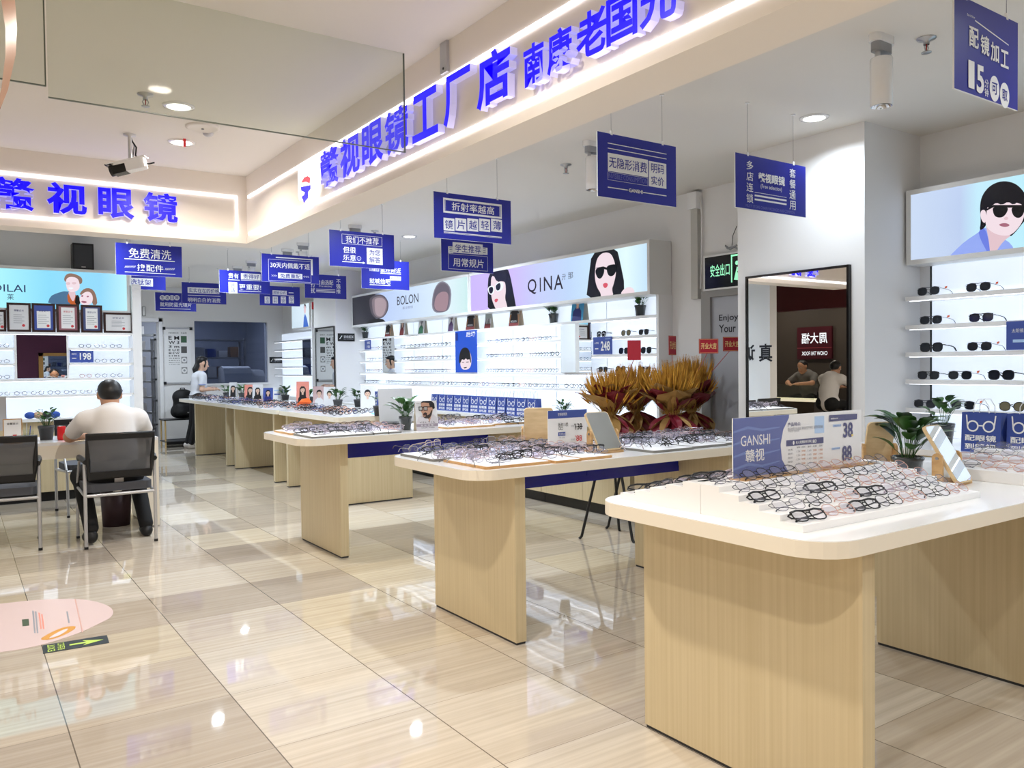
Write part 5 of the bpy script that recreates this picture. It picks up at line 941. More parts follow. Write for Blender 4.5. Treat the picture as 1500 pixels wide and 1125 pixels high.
# ---------------------------------------------------------------- people: one smooth surface grown round a skeleton
def blob(prims, vox=.009, k=.03):
    """prims: (a, b, ra, rb) tapered limbs or (c, (rx, ry, rz)) ellipsoids, optional last item = own blend"""
    lo = np.full(3, 1e9); hi = -lo
    for p in prims:
        if len(p) >= 4: P = np.array([p[0], p[1]], float); r = max(p[2], p[3])
        else: P = np.array([p[0]], float); r = max(p[1])
        lo = np.minimum(lo, P.min(0)-r-.03); hi = np.maximum(hi, P.max(0)+r+.03)
    n = np.ceil((hi-lo)/vox).astype(int)+1; F = np.full(n, .2, np.float32); ax = [lo[i]+vox*np.arange(n[i]) for i in range(3)]
    for p in prims:
        cap = len(p) >= 4; P = np.array([p[0], p[1]] if cap else [p[0]], float); r = max(p[2], p[3]) if cap else max(p[1]); kk = k
        if cap and len(p) > 4: kk = p[4]
        if not cap and len(p) > 2: kk = p[2]
        i0 = np.maximum(((P.min(0)-r-.06-lo)/vox).astype(int), 0); i1 = np.minimum(((P.max(0)+r+.06-lo)/vox).astype(int)+1, n); sl = tuple(slice(a, b) for a, b in zip(i0, i1))
        X, Y, Z = np.meshgrid(*[ax[i][sl[i]] for i in range(3)], indexing='ij')
        if cap:
            a, b = P; d = b-a; L = max(d@d, 1e-9); t = np.clip(((X-a[0])*d[0]+(Y-a[1])*d[1]+(Z-a[2])*d[2])/L, 0, 1)
            D = np.sqrt((X-a[0]-t*d[0])**2+(Y-a[1]-t*d[1])**2+(Z-a[2]-t*d[2])**2)-(p[2]+(p[3]-p[2])*t)
        else:
            c = P[0]; rx = np.array(p[1], float); q = np.sqrt(((X-c[0])/rx[0])**2+((Y-c[1])/rx[1])**2+((Z-c[2])/rx[2])**2); D = (q-1)*rx.min()
        G = F[sl]; h = np.maximum(kk-np.abs(G-D), 0)/kk; F[sl] = np.minimum(G, D)-h*h*kk/4
    S = F < 0; C = [S[i:n[0]-1+i, j:n[1]-1+j, q:n[2]-1+q] for i in (0, 1) for j in (0, 1) for q in (0, 1)]; s = sum(c.astype(int) for c in C); act = (s > 0) & (s < 8); idx = -np.ones(act.shape, int); cells = np.argwhere(act); idx[act] = np.arange(len(cells))
    acc = np.zeros((len(cells), 3)); cnt = np.zeros(len(cells)); cor = [(i, j, q) for i in (0, 1) for j in (0, 1) for q in (0, 1)]
    for a in cor:
        for x in range(3):
            if a[x]: continue
            b = list(a); b[x] = 1; va = F[tuple((cells+a).T)]; vb = F[tuple((cells+b).T)]; m = (va < 0) != (vb < 0); t = np.where(m, va/np.where(m, va-vb, 1), 0)
            pt = np.array(a, float)+np.outer(t, np.eye(3)[x]); acc[m] += pt[m]; cnt[m] += 1
    V = lo+vox*(cells+acc/cnt[:, None]); Q = []
    for x in range(3):
        y, z = (x+1) % 3, (x+2) % 3; A = S; B = np.roll(S, -1, x); E = A != B; sl = [slice(1, -1)]*3; sl[x] = slice(0, -1)
        E2 = np.zeros_like(E); E2[tuple(sl)] = E[tuple(sl)]; ed = np.argwhere(E2); ey = np.eye(3, dtype=int)[y]; ez = np.eye(3, dtype=int)[z]
        q = np.stack([idx[tuple((ed-o).T)] for o in (0*ey, ey, ey+ez, ez)], 1); fl_ = ~A[tuple(ed.T)]; q[fl_] = q[fl_][:, ::-1]; Q.append(q[:, ::-1] if False else q)
    Q = np.concatenate(Q); return V, Q[(Q >= 0).all(1)]
def flesh(name, prims, m, parent=None, vox=.009, k=.03, **kw):
    V, Q = blob(prims, vox, k); me = bpy.data.meshes.new(name); me.from_pydata(V.tolist(), [], Q.tolist()); me.materials.append(m); me.polygons.foreach_set('use_smooth', [True]*len(me.polygons)); me.update(); return link(name, me, parent, **kw)
def mx(prims):
    out = []
    for p in prims:
        f = lambda v: (-v[0], v[1], v[2]); out.append(p); out.append(((f(p[0]), f(p[1]))+tuple(p[2:])) if len(p) >= 4 else ((f(p[0]),)+tuple(p[1:])))
    return out
def hand(w, d, up, s, curl=.5):
    """palm, four unequal bent fingers and a thumb from the side of the palm; w wrist, d direction, up = back of the hand"""
    d = Vector(d).normalized(); up = Vector(up).normalized(); side = d.cross(up).normalized()*s; w = Vector(w); out = [(w, w+d*.05, .024, .026, .02), (w+d*.045+side*.02, w+d*.085+side*.025, .016, .014, .015), (w+d*.045-side*.02, w+d*.08-side*.024, .016, .013, .015)]
    for k, (o, L) in enumerate(((.026, .066), (.009, .076), (-.009, .07), (-.026, .054))):
        p = w+d*.085+side*o; q = p+(d-up*curl*.5).normalized()*L*.5; r = q+(d-up*curl*1.6).normalized()*L*.5; out += [(p, q, .0088, .0082, .006), (q, r, .0082, .007, .006)]
    t = w+d*.03+side*.028; q = t+(d*.7+side*.8-up*.2).normalized()*.035; out += [(t, q, .012, .0095, .01), (q, q+(d*.95+side*.2-up*.3).normalized()*.03, .0095, .008, .008)]
    return [(tuple(a), tuple(b), x, y, z) for a, b, x, y, z in out]
M_skin = mat('skin', (196, 148, 118), .55); M_skinl = mat('skin_light', (214, 172, 146), .55); M_hairb = mat('hair_black', (20, 18, 19), .45); M_polo = mat('polo_white', (226, 222, 220), .8); M_polog = mat('polo_pale_grey', (206, 208, 214), .8); M_collar = mat('collar_blue', (120, 136, 190), .7); M_trou = mat('trousers_black', (16, 16, 18), .8); M_shoe = mat('shoe_black', (18, 18, 19), .5); M_sneak = mat('sneaker_white', (214, 208, 204), .6)
def head(c, s=1., up=(0, 0, 1), tip=0.):
    """head facing +Y round centre c: skull, jaw, nose, ears, lips, brow"""
    T_ = Matrix.Translation(c) @ Matrix.Rotation(tip, 4, 'X') @ Matrix.Scale(s, 4); f = lambda *v: tuple(T_ @ Vector(v))
    return [(f(0, -.005, .03), (.074*s, .090*s, .085*s), .02), (f(0, .022, -.035), (.055*s, .062*s, .07*s), .03), (f(0, .05, -.085), (.028*s, .026*s, .022*s), .03), (f(0, .088, .0), f(0, .104, -.03), .009*s, .014*s, .015), (f(.075, -.005, .01), (.010*s, .022*s, .032*s), .01), (f(-.075, -.005, .01), (.010*s, .022*s, .032*s), .01), (f(-.03, .078, .025), f(.03, .078, .025), .011*s, .011*s, .012), (f(-.018, .082, -.058), f(.018, .082, -.058), .009*s, .009*s, .008)], f
def face_parts(p, f, s, lips=True):
    for k in (-1, 1):
        e = MB(); e.ball(f(k*.03, .083, .008), (.013*s, .007*s, .006*s), M_print, 8, 6).ball(f(k*.03, .0885, .008), .0048*s, F_blk, 8, 6).tube([f(k*.045, .081, .030), f(k*.03, .0905, .034), f(k*.016, .09, .030)], .0026*s, M_hairb, 5); e.build('eye', p)
    if lips: MB().tube([f(-.022, .0865, -.058), f(0, .0935, -.057), f(.022, .0865, -.058)], .0042*s, mat('lip', (176, 104, 98), .5), 6).build('mouth', p)
# --- the seated man, origin on the floor under his hips, facing +Y
def seated_man(label, p, rotz, shirt=M_polo, long_hair=False):
    hc = (0, .25, 1.135); hd, f = head(hc, 1.12, tip=-.28)
    limbs = [((.085, .02, .53), (.17, .40, .50), .085, .062), ((.17, .40, .50), (.17, .10 if True else 0, .11), .055, .042), ((.215, .15, .955), (.285, .34, .80), .05, .042), ((.285, .34, .80), (.10, .55, .805), .042, .028)]
    legs = [((-.085, .02, .53), (-.21, .36, .49), .085, .062), ((-.21, .36, .49), (-.19, -.03, .13), .055, .042), ((.085, .02, .53), (.2, .40, .50), .085, .062), ((.2, .40, .50), (.225, .09, .10), .055, .042)]
    arms = mx([((.205, .15, .955), (.285, .33, .82), .052, .043), ((.285, .33, .82), (.11, .53, .805), .041, .028)])
    tor = [((0, 0, .53), (0, .04, .72), .125, .14), ((0, .04, .72), (0, .11, .93), .145, .15), ((-.15, .14, .945), (.15, .14, .945), .085, .085), ((-.06, .05, .55), (.06, .05, .55), .12, .12)]
    body = flesh('person', hd+[((0, .16, .98), (0, .215, 1.07), .064, .062)]+tor+arms+legs+hand((-.11, .53, .805), (.75, .66, -.02), (0, 0, 1), 1)+hand((.11, .53, .805), (-.75, .66, -.02), (0, 0, 1), -1), M_skin, None, .0085, .03, loc=p, rotz=rotz)
    tag(body, label, 'person')
    up = lambda q, d: [((a[0], a[1], a[2]+d, a[3]+d)+tuple(a[4:])) for a in q]
    flesh('shirt', up(tor, .014)+mx([((.205, .15, .955), (.262, .275, .862), .066, .062)]), shirt, body, .0095, .035)
    MB().tube([(.066*math.cos(a)*1.05, .165+.066*math.sin(a), 1.015+.022*math.sin(a)) for a in [2*PI*i/20 for i in range(20)]], .013, shirt, 8, True).build('collar', body)
    flesh('trousers', up(legs, .012)+[((-.07, .0, .53), (.07, .0, .53), .135, .135)], M_trou, body, .0095, .03)
    for nm, a, b in (('shoe', (-.19, -.05, .07), (-.20, .10, .045)), ('shoe', (.225, .07, .05), (.235, .21, .04))): flesh(nm, [(a, b, .046, .04), ((a[0], a[1]-.02, a[2]-.02), (b[0], b[1]+.04, .032), .032, .03)], M_shoe, body, .008, .02)
    hp = [(f(0, -.018, .045), (.090, .098, .088), .02), (f(0, -.05, .01), (.076, .062, .06), .03)]
    if long_hair: hp += [(f(0, -.07, .0), f(0, -.09, -.13), .07, .05)]
    flesh('hair', hp, M_hairb, body, .008, .02, label='short black hair' if not long_hair else None); face_parts(body, f, 1.12); return body
man = seated_man('person seen from behind in a white polo shirt leaning on the consultation desk', (1.03, 7.05, 0), 0)
# --- the standing woman, facing +Y in her own frame
def standing_woman(label, p, rotz):
    hc = (0, .21, 1.44); hd, f = head(hc, 1.06, tip=-.12)
    legs = mx([((.08, .12, .86), (.085, .08, .47), .088, .06), ((.085, .08, .47), (.08, -.03, .09), .055, .038)])
    tor = [((-.05, .13, .86), (.05, .13, .86), .115, .115), ((0, .13, .88), (0, .15, 1.06), .115, .11), ((0, .15, 1.06), (0, .155, 1.2), .115, .115), ((-.12, .16, 1.235), (.12, .16, 1.235), .06, .06)]
    arms = [((.165, .16, 1.235), (.19, .13, 1.0), .045, .038), ((.19, .13, 1.0), (.10, .36, 1.0), .036, .024), ((-.165, .16, 1.235), (-.19, .13, 1.0), .045, .038), ((-.19, .13, 1.0), (-.09, .37, 1.01), .036, .024)]
    body = flesh('person', hd+[((0, .165, 1.27), (0, .195, 1.37), .045, .044)]+tor+arms+legs+hand((.10, .36, 1.0), (-.35, .93, .05), (.3, .1, 1), -1, .6)+hand((-.09, .37, 1.01), (.3, .95, .1), (-.3, .1, 1), 1, .6), M_skinl, None, .008, .025, loc=p, rotz=rotz)
    tag(body, label, 'person'); up = lambda q, d: [((a[0], a[1], a[2]+d, a[3]+d)+tuple(a[4:])) for a in q]
    flesh('shirt', up(tor, .013)+mx([((.165, .16, 1.235), (.183, .137, 1.10), .058, .054)]), M_polog, body, .009, .03)
    MB().tube([(.052*math.cos(a), .172+.055*math.sin(a), 1.295+.012*math.sin(a)) for a in [2*PI*i/20 for i in range(20)]], .014, M_collar, 8, True).build('collar', body, label='blue collar')
    for s in (-1, 1): MB().tube([(s*.183+.056*math.cos(a), .137+.056*math.sin(a), 1.085) for a in [2*PI*i/18 for i in range(18)]], .007, M_collar, 6, True).build('cuff', body)
    flesh('trousers', up(legs, .013)+[((-.05, .12, .86), (.05, .12, .86), .118, .118)], M_trou, body, .009, .03)
    for s in (-1, 1): flesh('shoe', [((s*.08, -.06, .055), (s*.085, .12, .04), .042, .036), ((s*.08, -.06, .03), (s*.085, .15, .028), .03, .028)], M_sneak, body, .008, .02)
    flesh('hair', [(f(0, -.02, .05), (.084, .088, .082), .02), (f(0, .03, .085), (.07, .055, .03), .03), (f(0, -.06, 0), f(0, -.10, -.10), .05, .045), (f(0, -.10, -.10), f(.0, -.085, -.27), .04, .02), (f(.066, .03, .03), f(.07, .02, -.05), .016, .012), (f(-.066, .03, .03), f(-.07, .02, -.05), .016, .012)], M_hairb, body, .008, .02, label='long black ponytail'); face_parts(body, f, .97); return body
wom = standing_woman('person with a black ponytail in a pale grey polo shirt, standing at the far table', (3.30, 14.55, 0), -PI/2+.12)
put_specs(4, (3.72, 14.50, 1.0), 1.2, True, 'wire eyeglasses held in the hands of the standing person', 'eyeglasses held in the hands')
# ---------------------------------------------------------------- chairs
M_mesh = see_through('chair_mesh', (96, 98, 102), .6, .8, (120, 120, 124)); M_seat = mat('seat_fabric', (88, 90, 97), .9)
def chair(label, p, rotz):
    s = thing('office_chair', label, 'chair', p, rotz, 'grey mesh-backed visitor chairs'); w, zb = .235, .455
    b = MB(); b.T = Matrix.Translation((0, .26, zb)); b.prism(rrect(-.235, -.23, .235, .23, .06), -.035, .025, M_seat); b.build('seat', s, bevel=.012)
    b = MB(); pts = [(-.215, -.01, .535), (-.225, -.02, .66), (-.235, -.055, .86), (.235, -.055, .86), (.225, -.02, .66), (.215, -.01, .535)]; b.tube(pts, .018, M_black, 8, True); b.box(-.215, .215, -.03, .005, .535, .58, M_black); b.box(-.235, .235, -.07, -.04, .825, .868, M_black).build('back_frame', s)
    b = MB(); b.add([(-.21, -.012, .56), (.21, -.012, .56), (.22, -.02, .66), (-.22, -.02, .66), (-.228, -.052, .84), (.228, -.052, .84)], [(0, 1, 2, 3), (3, 2, 5, 4)], M_mesh).build('mesh_back', s, label='see-through grey mesh')
    for k in (-1, 1):
        MB().tube([(k*.245, -.0, 0), (k*.245, .0, .40), (k*.245, .01, .655)], .013, M_alu, 10).cyl((k*.245, 0, 0), (k*.245, 0, .02), .015, M_black, n=10).build('leg', s); MB().tube([(k*.245, .50, 0), (k*.245, .48, .42)], .012, M_alu, 10).cyl((k*.245, .5, 0), (k*.245, .5, .02), .014, M_black, n=10).build('leg', s)
        MB().tube([(k*.245, .0, .40), (k*.245, .48, .42)], .011, M_alu, 8).build('side_rail', s); MB().tube([(k*.24, -.03, .66), (k*.25, .06, .675), (k*.25, .28, .675), (k*.245, .32, .655)], .02, M_black, 8).tube([(k*.245, .30, .66), (k*.245, .47, .43)], .011, M_alu, 8).build('armrest', s)
    MB().tube([(-.245, .0, .40), (.245, .0, .40)], .012, M_alu, 8).tube([(-.245, .48, .42), (.245, .48, .42)], .011, M_alu, 8).build('cross_rail', s); return s
ch = chair('grey mesh-backed chair under the man in the white shirt', (1.03, 6.85, 0), 0)
dup(ch, 'empty grey mesh-backed chair at the left picture edge before the desk', (.255, 7.05, 0), -.06); dup(ch, 'grey mesh-backed chair behind the consultation desk facing the man', (1.02, 8.95, 0), PI+.1)
# ---------------------------------------------------------------- on and round the consultation desk
DZ = .77
tag(MB().lathe([(0, 0), (.11, 0), (.125, .3), (.12, .3), (.105, .01), (0, .01)], mat('bin_maroon', (56, 34, 40), .5), 28).build('waste_bin', loc=(1.13, 7.78, 0)), 'dark waste bin under the consultation desk behind the chair', 'bin')
plant('small bonsai-like potted plant on the consultation desk', (.62, 7.85, DZ), .12, .06, 26, .14, .05, .018, mat('grey_pot', (62, 62, 64), .6), tall=.15, round_=True, seed=31)
s = thing('drink_can', 'red drink can on the consultation desk beside the plant', 'can', (.72, 7.72, DZ)); MB().lathe([(0, 0), (.026, 0), (.033, .008), (.033, .105), (.028, .118)], mat('can_red', (196, 28, 30), .3, metal=.3), 24).build('body', s); MB().lathe([(.028, .118), (.026, .116), (0, .116)], M_metal, 24).build('lid', s)
s = thing('payment_stand', 'white payment stand with a yellow base on the consultation desk', 'payment stand', (.835, 7.75, DZ), -.1); MB().prism(rrect(-.05, .02, .05, .15, .012), -.012, .012, M_print)
b = MB(); b.T = Matrix.Rotation(PI/2-.12, 4, 'X'); b.prism(rrect(-.052, .012, .052, .155, .012), -.012, .012, mat('stand_cream', (232, 222, 196), .5)).prism(rrect(-.05, .14, .05, .165, .008), -.013, .013, M_black).rect(-.042, .035, .042, .135, M_print, .0125).rect(-.03, .125, .03, .13, M_dgrey, .013).build('panel', s); MB().box(-.06, .06, -.04, .04, 0, .018, mat('stand_yellow', (226, 190, 70), .5)).build('base', s)
tag(MB().prism(rrect(-.04, -.075, .04, .075, .01), 0, .009, M_blackgloss).build('mobile_phone', loc=(.98, 7.62, DZ), rotz=-1.2), 'black mobile phone lying on the consultation desk', 'phone')
s = thing('pen_holder', 'clear card and pen holder left of the desk plant', 'holder', (.47, 7.75, DZ)); MB().box(-.05, .05, -.04, .04, 0, .004, M_dgrey).box(-.05, -.046, -.04, .04, 0, .09, G_bar).box(.046, .05, -.04, .04, 0, .09, G_bar).box(-.05, .05, -.04, -.037, 0, .07, G_bar).box(-.05, .05, .037, .04, 0, .1, G_bar).build('box', s); MB().tube([(-.02, 0, .01), (-.035, .01, .14)], .004, M_print, 6).tube([(.02, .01, .01), (.03, .0, .13)], .004, M_pblue, 6).tube([(0, 0, .01), (.005, .02, .15)], .004, M_alu, 6).build('pens', s)
mw = facing_near((.30, 7.62, DZ)); board('upright notice card in a pale wood frame at the left end of the consultation desk', mw, .135, .2, M_print, lambda a, mw, W, H: (a.frame(0, 0, W, H, .008, M_oak), a.rect(W*.5, H*.3, W*.7, H*.36, M_red), a.disc(W*.6, H*.12, .012, .012, M_navy), a.text('温馨提示', (W*.2, H*.76, W*.8, H*.84), M_ink)), 'notice_card')
tag(MB().box(-.2, .06, -.01, .01, .09, .37, M_alu).box(-.1, .0, .0, .05, 0, .1, M_alu).build('monitor', loc=(.28, 7.9, DZ)), 'edge of a silver monitor seen from behind on the desk', 'monitor')
tag(MB().lathe([(0, 0), (.17, 0), (.17, .015), (.15, .025), (0, .03)], M_white, 30).build('stool_base', loc=(.0, 7.35, 0)), 'round white pedestal base on the floor at the left picture edge', 'base')
cl = mat('cloth_blue', (52, 86, 170), .8)
s = thing('eyeglass_case', 'rounded blue and beige eyeglass cases on the shelf counter behind the desk', 'case', (.70, 9.66, .86)); [MB().ball((.075*k-.08, 0, .035+.0), (.05, .045, .035), (cl, mat('case_beige', (206, 170, 140), .7), M_dgrey, cl)[k], 12, 8).build('case_shell', s) for k in range(4)]
for k, c in enumerate(((226, 190, 110), (96, 110, 200), (222, 222, 130))): tag(MB().lathe([(0, 0), (.05, 0), (.055, .015), (.045, .02), (.045, .035), (.055, .04), (.05, .05), (0, .05)], mat('tin_%d' % k, c, .4), 20).build('lens_case', loc=(1.21+.14*k, 9.66, .861)), ('yellow', 'violet-blue', 'pale green')[k]+' lens cloth tin on the counter behind the man', 'tin')
# certificates
M_frm = mat('frame_dark_wood', (50, 28, 24), .35)
for k, (u0, v0, u1, v1, bg) in enumerate(((-50, 618, 48, 765, P_pale), (52, 568, 230, 765, P_pale), (235, 572, 408, 768, M_pblue), (415, 578, 585, 770, mat('cert_rose', (150, 96, 104), .5)), (595, 585, 752, 770, mat('cert_navy', (70, 82, 128), .5)), (760, 640, 975, 775, P_pale))):
    Yc = 9.685; x0 = oy(u0/5, 330+v1/5, Yc).x; x1 = oy(u1/5, 330+v1/5, Yc).x; z1 = oy((u0+u1)/10, 330+v0/5, Yc).z; H = z1-1.752; W = x1-x0
    s = thing('framed_certificate', ['framed certificate cut by the left picture edge', 'tall framed white certificate with a gold seal', 'framed certificate on blue ground', 'framed certificate on rose ground', 'framed certificate on navy ground beside the wide one', 'low wide framed certificate at the right end of the row'][k]+' on the shelf wall', 'certificate', mw=facing_near((x0, Yc, 1.752)), group='certificates above the left shelves')
    MB().box(0, W, 0, .022, -.014, 0, M_frm).box(0, W, H-.022, H, -.014, 0, M_frm).box(0, .022, .022, H-.022, -.014, 0, M_frm).box(W-.022, W, .022, H-.022, -.014, 0, M_frm).build('frame', s)
    a = MB(); a.rect(.02, .02, W-.02, H-.02, bg, -.004)
    if bg is not P_pale: a.rect(.045, .04, W-.045, H-(.08 if k == 2 else .035), M_print, -.003)
    a.text('荣誉证书', (W*.3, H*.70, W*.7, H*.77), M_navy if k != 3 else M_red, -.002, 0)
    for j in range(5): a.rect(W*.27, H*(.30+.07*j), W*(.72 if j % 2 else .62), H*(.315+.07*j), M_pg, -.002)
    a.disc(W*.68, H*.22, .014, .014, M_red, -.002, 14); a.build('print', s)
# ---------------------------------------------------------------- pillar mirror, exit door
s = thing('wall_mirror', 'tall black-framed mirror on the white pillar reflecting the jewellery shop', 'mirror', (4.62, 3.39, .5))
MB().box(-.03, 0, -.40, -.385, 0, 1.455, M_blackgloss).box(-.03, 0, .385, .40, 0, 1.455, M_blackgloss).box(-.03, 0, -.385, .385, 0, .015, M_blackgloss).box(-.03, 0, -.385, .385, 1.44, 1.455, M_blackgloss).build('frame', s)
MB().box(-.022, -.005, -.386, .386, .014, 1.441, M_mirror).build('mirror_glass', s)
d = struct('door_1', MB().box(5.2, 5.25, 4.66, 4.76, 0, 1.955, mat('door_frame', (150, 148, 144), .5)).box(5.2, 5.25, 3.9, 4.66, 1.90, 1.955, mat('door_frame', (150, 148, 144), .5)), label='grey emergency door in the recess behind the flower stands')
MB().box(5.225, 5.25, 3.9, 4.66, 0, 1.90, mat('door_leaf', (176, 178, 184), .35)).build('leaf', d)
a = MB(); a.T = facing_left((5.224, 4.66, 0)); m_ = a.T.copy(); z = (1000, 330, 3.75)
a.text('Enjoy', bx(m_, 200, 488, 306, 532, z), M_ink, .001, .01); a.text('Your', bx(m_, 200, 544, 292, 588, z), M_ink, .001, .01); a.build('lettering', d)
mw = fl(5.19, 4.72, 1.955); s = thing('exit_sign', 'black exit light box with green letters over the emergency door', 'sign', mw=mw)
MB().box(0, .60, 0, .29, -.055, -.004, M_alu).frame(0, 0, .60, .29, .014, M_print, .0).build('housing', s); MB().rect(.014, .014, .586, .276, M_blackgloss, -.002).build('face', s)
E_gr = mat('exit_green', (150, 230, 180), .4, emit=.8, ecol=(150, 235, 190)); a = MB(); a.text('安全出口', bx(mw, 152, 212, 258, 280, z), E_gr, .001, .008); x = bx(mw, 266, 160, 300, 312, z); a.rect(x[0], x[1], x[0]+.012, x[3], E_gr, .001); a.rect(x[0], x[3]-.014, x[0]+.09, x[3], E_gr, .001); a.disc(x[0]+.06, x[3]-.07, .017, .017, E_gr, .001); a.poly([(x[0]+.03, x[1]+.02), (x[0]+.06, x[3]-.1), (x[0]+.09, x[3]-.12), (x[0]+.06, x[1]+.08), (x[0]+.10, x[1]+.04), (x[0]+.09, x[1]+.01)], E_gr, .001); a.build('lettering', s)
s = thing('cable_duct', 'white plastic cable duct with a junction box beside the emergency door', 'cable duct', (5.25, 4.84, 0)); MB().box(-.045, 0, -.04, .035, 1.9, 2.66, mat('duct_white', (190, 188, 182), .5)).build('duct', s); MB().box(-.075, 0, -.055, .045, 2.66, 2.80, M_white).build('junction_box', s); MB().tube([(-.03, -.06, 2.75), (-.03, -.075, 2.6), (-.03, -.07, 2.2), (-.03, -.06, 1.98)], .006, M_print, 6).build('cable', s)
tag(MB().tube([(0, 0, 0), (0, .05, .03), (-.02, .10, .02), (0, .14, .05), (-.01, .08, .01), (0, .02, .04)], .008, M_grey, 6).tube([(0, .07, .04), (0, .06, .12), (0, .02, .19)], .003, M_black, 5).build('cable_bundle', loc=(5.17, 4.33, 2.253)), 'tangle of grey and black wires on top of the exit light box', 'cables')
# ---------------------------------------------------------------- far end of the shop
mw = fl(4.735, 12.44, 1.02); s = thing('wall_mirror', 'black-framed mirror on the far side wall beside the growth chart', 'mirror', mw=mw); MB().frame(0, 0, .80, .96, .02, M_blackgloss, .012).box(0, .80, 0, .96, -.004, .002, M_black).build('frame', s); MB().rect(.02, .02, .78, .94, M_mirror, .004).build('mirror_glass', s)
mw = facing_near((4.80, 12.75, 0)); s = thing('growth_chart', 'narrow standing height chart strip with small pictures', 'height chart', mw=mw); MB().box(0, .10, 0, 2.42, -.03, 0, M_print).build('post', s); a = MB(); a.rect(0, 2.30, .10, 2.42, M_red, .001)
for k in range(9): a.disc(.05, 1.05+.14*k, .016, .02, M_or if k % 2 else P_mar, .001, 12); a.rect(.07, 1.1+.14*k, .09, 1.105+.14*k, M_ink, .001)
a.build('print', s)
def black_sign(label, mw, w, h, t): return board(label, mw, w, h, M_blackgloss, lambda a, mw, W, H: (a.text(t, (W*.34, H*.4, W*.92, H*.75), M_print, .002, 0), a.text('NO SMOKING', (W*.34, H*.2, W*.92, H*.34), M_pg, .002, 0), a.tube([(W*.1, H*.3, .002), (W*.24, H*.7, .002)], .006, M_print, 4)), 'wall_sign')
black_sign('small black notice sign on the white end wall left of the main shelves', facing_near((oy(495, 494, 11.59).x, 11.59, oy(508, 500, 11.59).z)), .27, .12, '请勿吸烟区域'); black_sign('small black notice sign on the back wall right of the window', facing_near((oy(395, 528, 15.49).x, 15.49, oy(406, 532, 15.49).z)), .28, .12, '视觉健康中心')
mw = fl(5.02, 14.35, 2.03); s = lightbox('small lit picture of a woman in blue at the far end', mw, .93, .46, emgrad('picture_far', [(0, (206, 226, 240)), (1, (222, 240, 252))], 0, .93), .2); a = MB(); a.poly([(.60, .03), (.64, .2), (.70, .26), (.78, .18), (.86, .03)], em('far_dress', (70, 120, 220), .8), .002); a.disc(.70, .33, .05, .07, E_skin2, .003); a.disc(.70, .37, .055, .06, E_hair, .002); a.build('portrait', s)
s = thing('display_shelf', 'small white lit shelf unit at the far end beyond the growth chart', 'display shelf', (5.25, 13.2, 0)); r5 = lambda mb: shift(mb, -5.25, -13.2)
r5(MB()).box(5.21, 5.25, 13.2, 15.45, .8, 2.0, M_backlit).build('back_panel', s); shelves(5.05, 13.2, 15.45, (1.86, 1.70, 1.54, 1.38, 1.23), s, r5, 5.21); r5(MB()).box(4.9, 5.25, 13.2, 15.45, 0, .85, M_white).build('base_counter', s); r5(MB()).box(5.035, 5.045, 13.45, 13.85, 1.23, 1.84, M_mirror).build('mirror', s)
# eye chart on the back wall
mw = facing_near((3.09, 15.49, 1.10)); s = thing('eye_chart', 'white eye test chart with black corner clips on the back wall', 'eye chart', mw=mw); W, H = .45, .99
MB().box(0, W, 0, H, -.006, .006, M_print).build('board', s); MB().box(-.02, W+.02, H-.015, H+.012, -.006, .016, M_alu).build('rail', s); MB().box(-.02, W+.02, -.012, .015, -.006, .016, M_alu).build('rail', s)
for x in (-.03, W-.02):
    for y in (-.02, H-.03): MB().box(x, x+.05, y, y+.05, -.006, .018, M_black).build('corner_clip', s)
a = MB(); a.text('标准对数视力表', (.07, H*.9, .24, H*.93), M_ink, .007, 0); a.text('色盲图', (.28, H*.9, .38, H*.93), M_ink, .007, 0); y = H*.86; hs = .07
for k, t in enumerate(('E M', 'W 3', '3 m', 'E U E', 'M E W', 'E 3 M E', 'W E M 3', 'E M W E 3', 'M E 3 W E', 'E W M 3 E M')):
    a.text(t, (.07, y-hs, .25, y), M_ink, .007, .02); y -= hs+.02; hs *= .82
for k, c in enumerate(((60, 96, 70), (90, 90, 90), (150, 150, 150), (150, 150, 150))): y = H*(.74-.19*k); a.rect(.28, y, .38, y+.12, mat('chart_%d' % k, c, .5), .007); (a.disc(.33, y+.06, .045, .045, M_print, .0075), a.disc(.33, y+.06, .02, .02, M_pg, .008)) if k > 1 else None
a.build('print', s)
tag(MB().box(0, .055, 0, .16, -.004, .004, M_black).rect(.006, .006, .049, .154, M_print, .005).build('room_sign', mw=facing_near((2.73, 15.47, 2.30))), 'small framed pictogram above the white doorway', 'sign')
tag(MB().prism(rrect(-.045, -.045, .045, .045, .008), 0, .01, M_print).tube([(.02, .01, .01), (.05, .03, .03), (.10, -.03, .03), (.16, -.2, .02)], .004, M_black, 5).build('wall_socket', mw=facing_near((3.28, 15.5, .92))), 'white wall socket with a black cable above the backpack', 'socket')
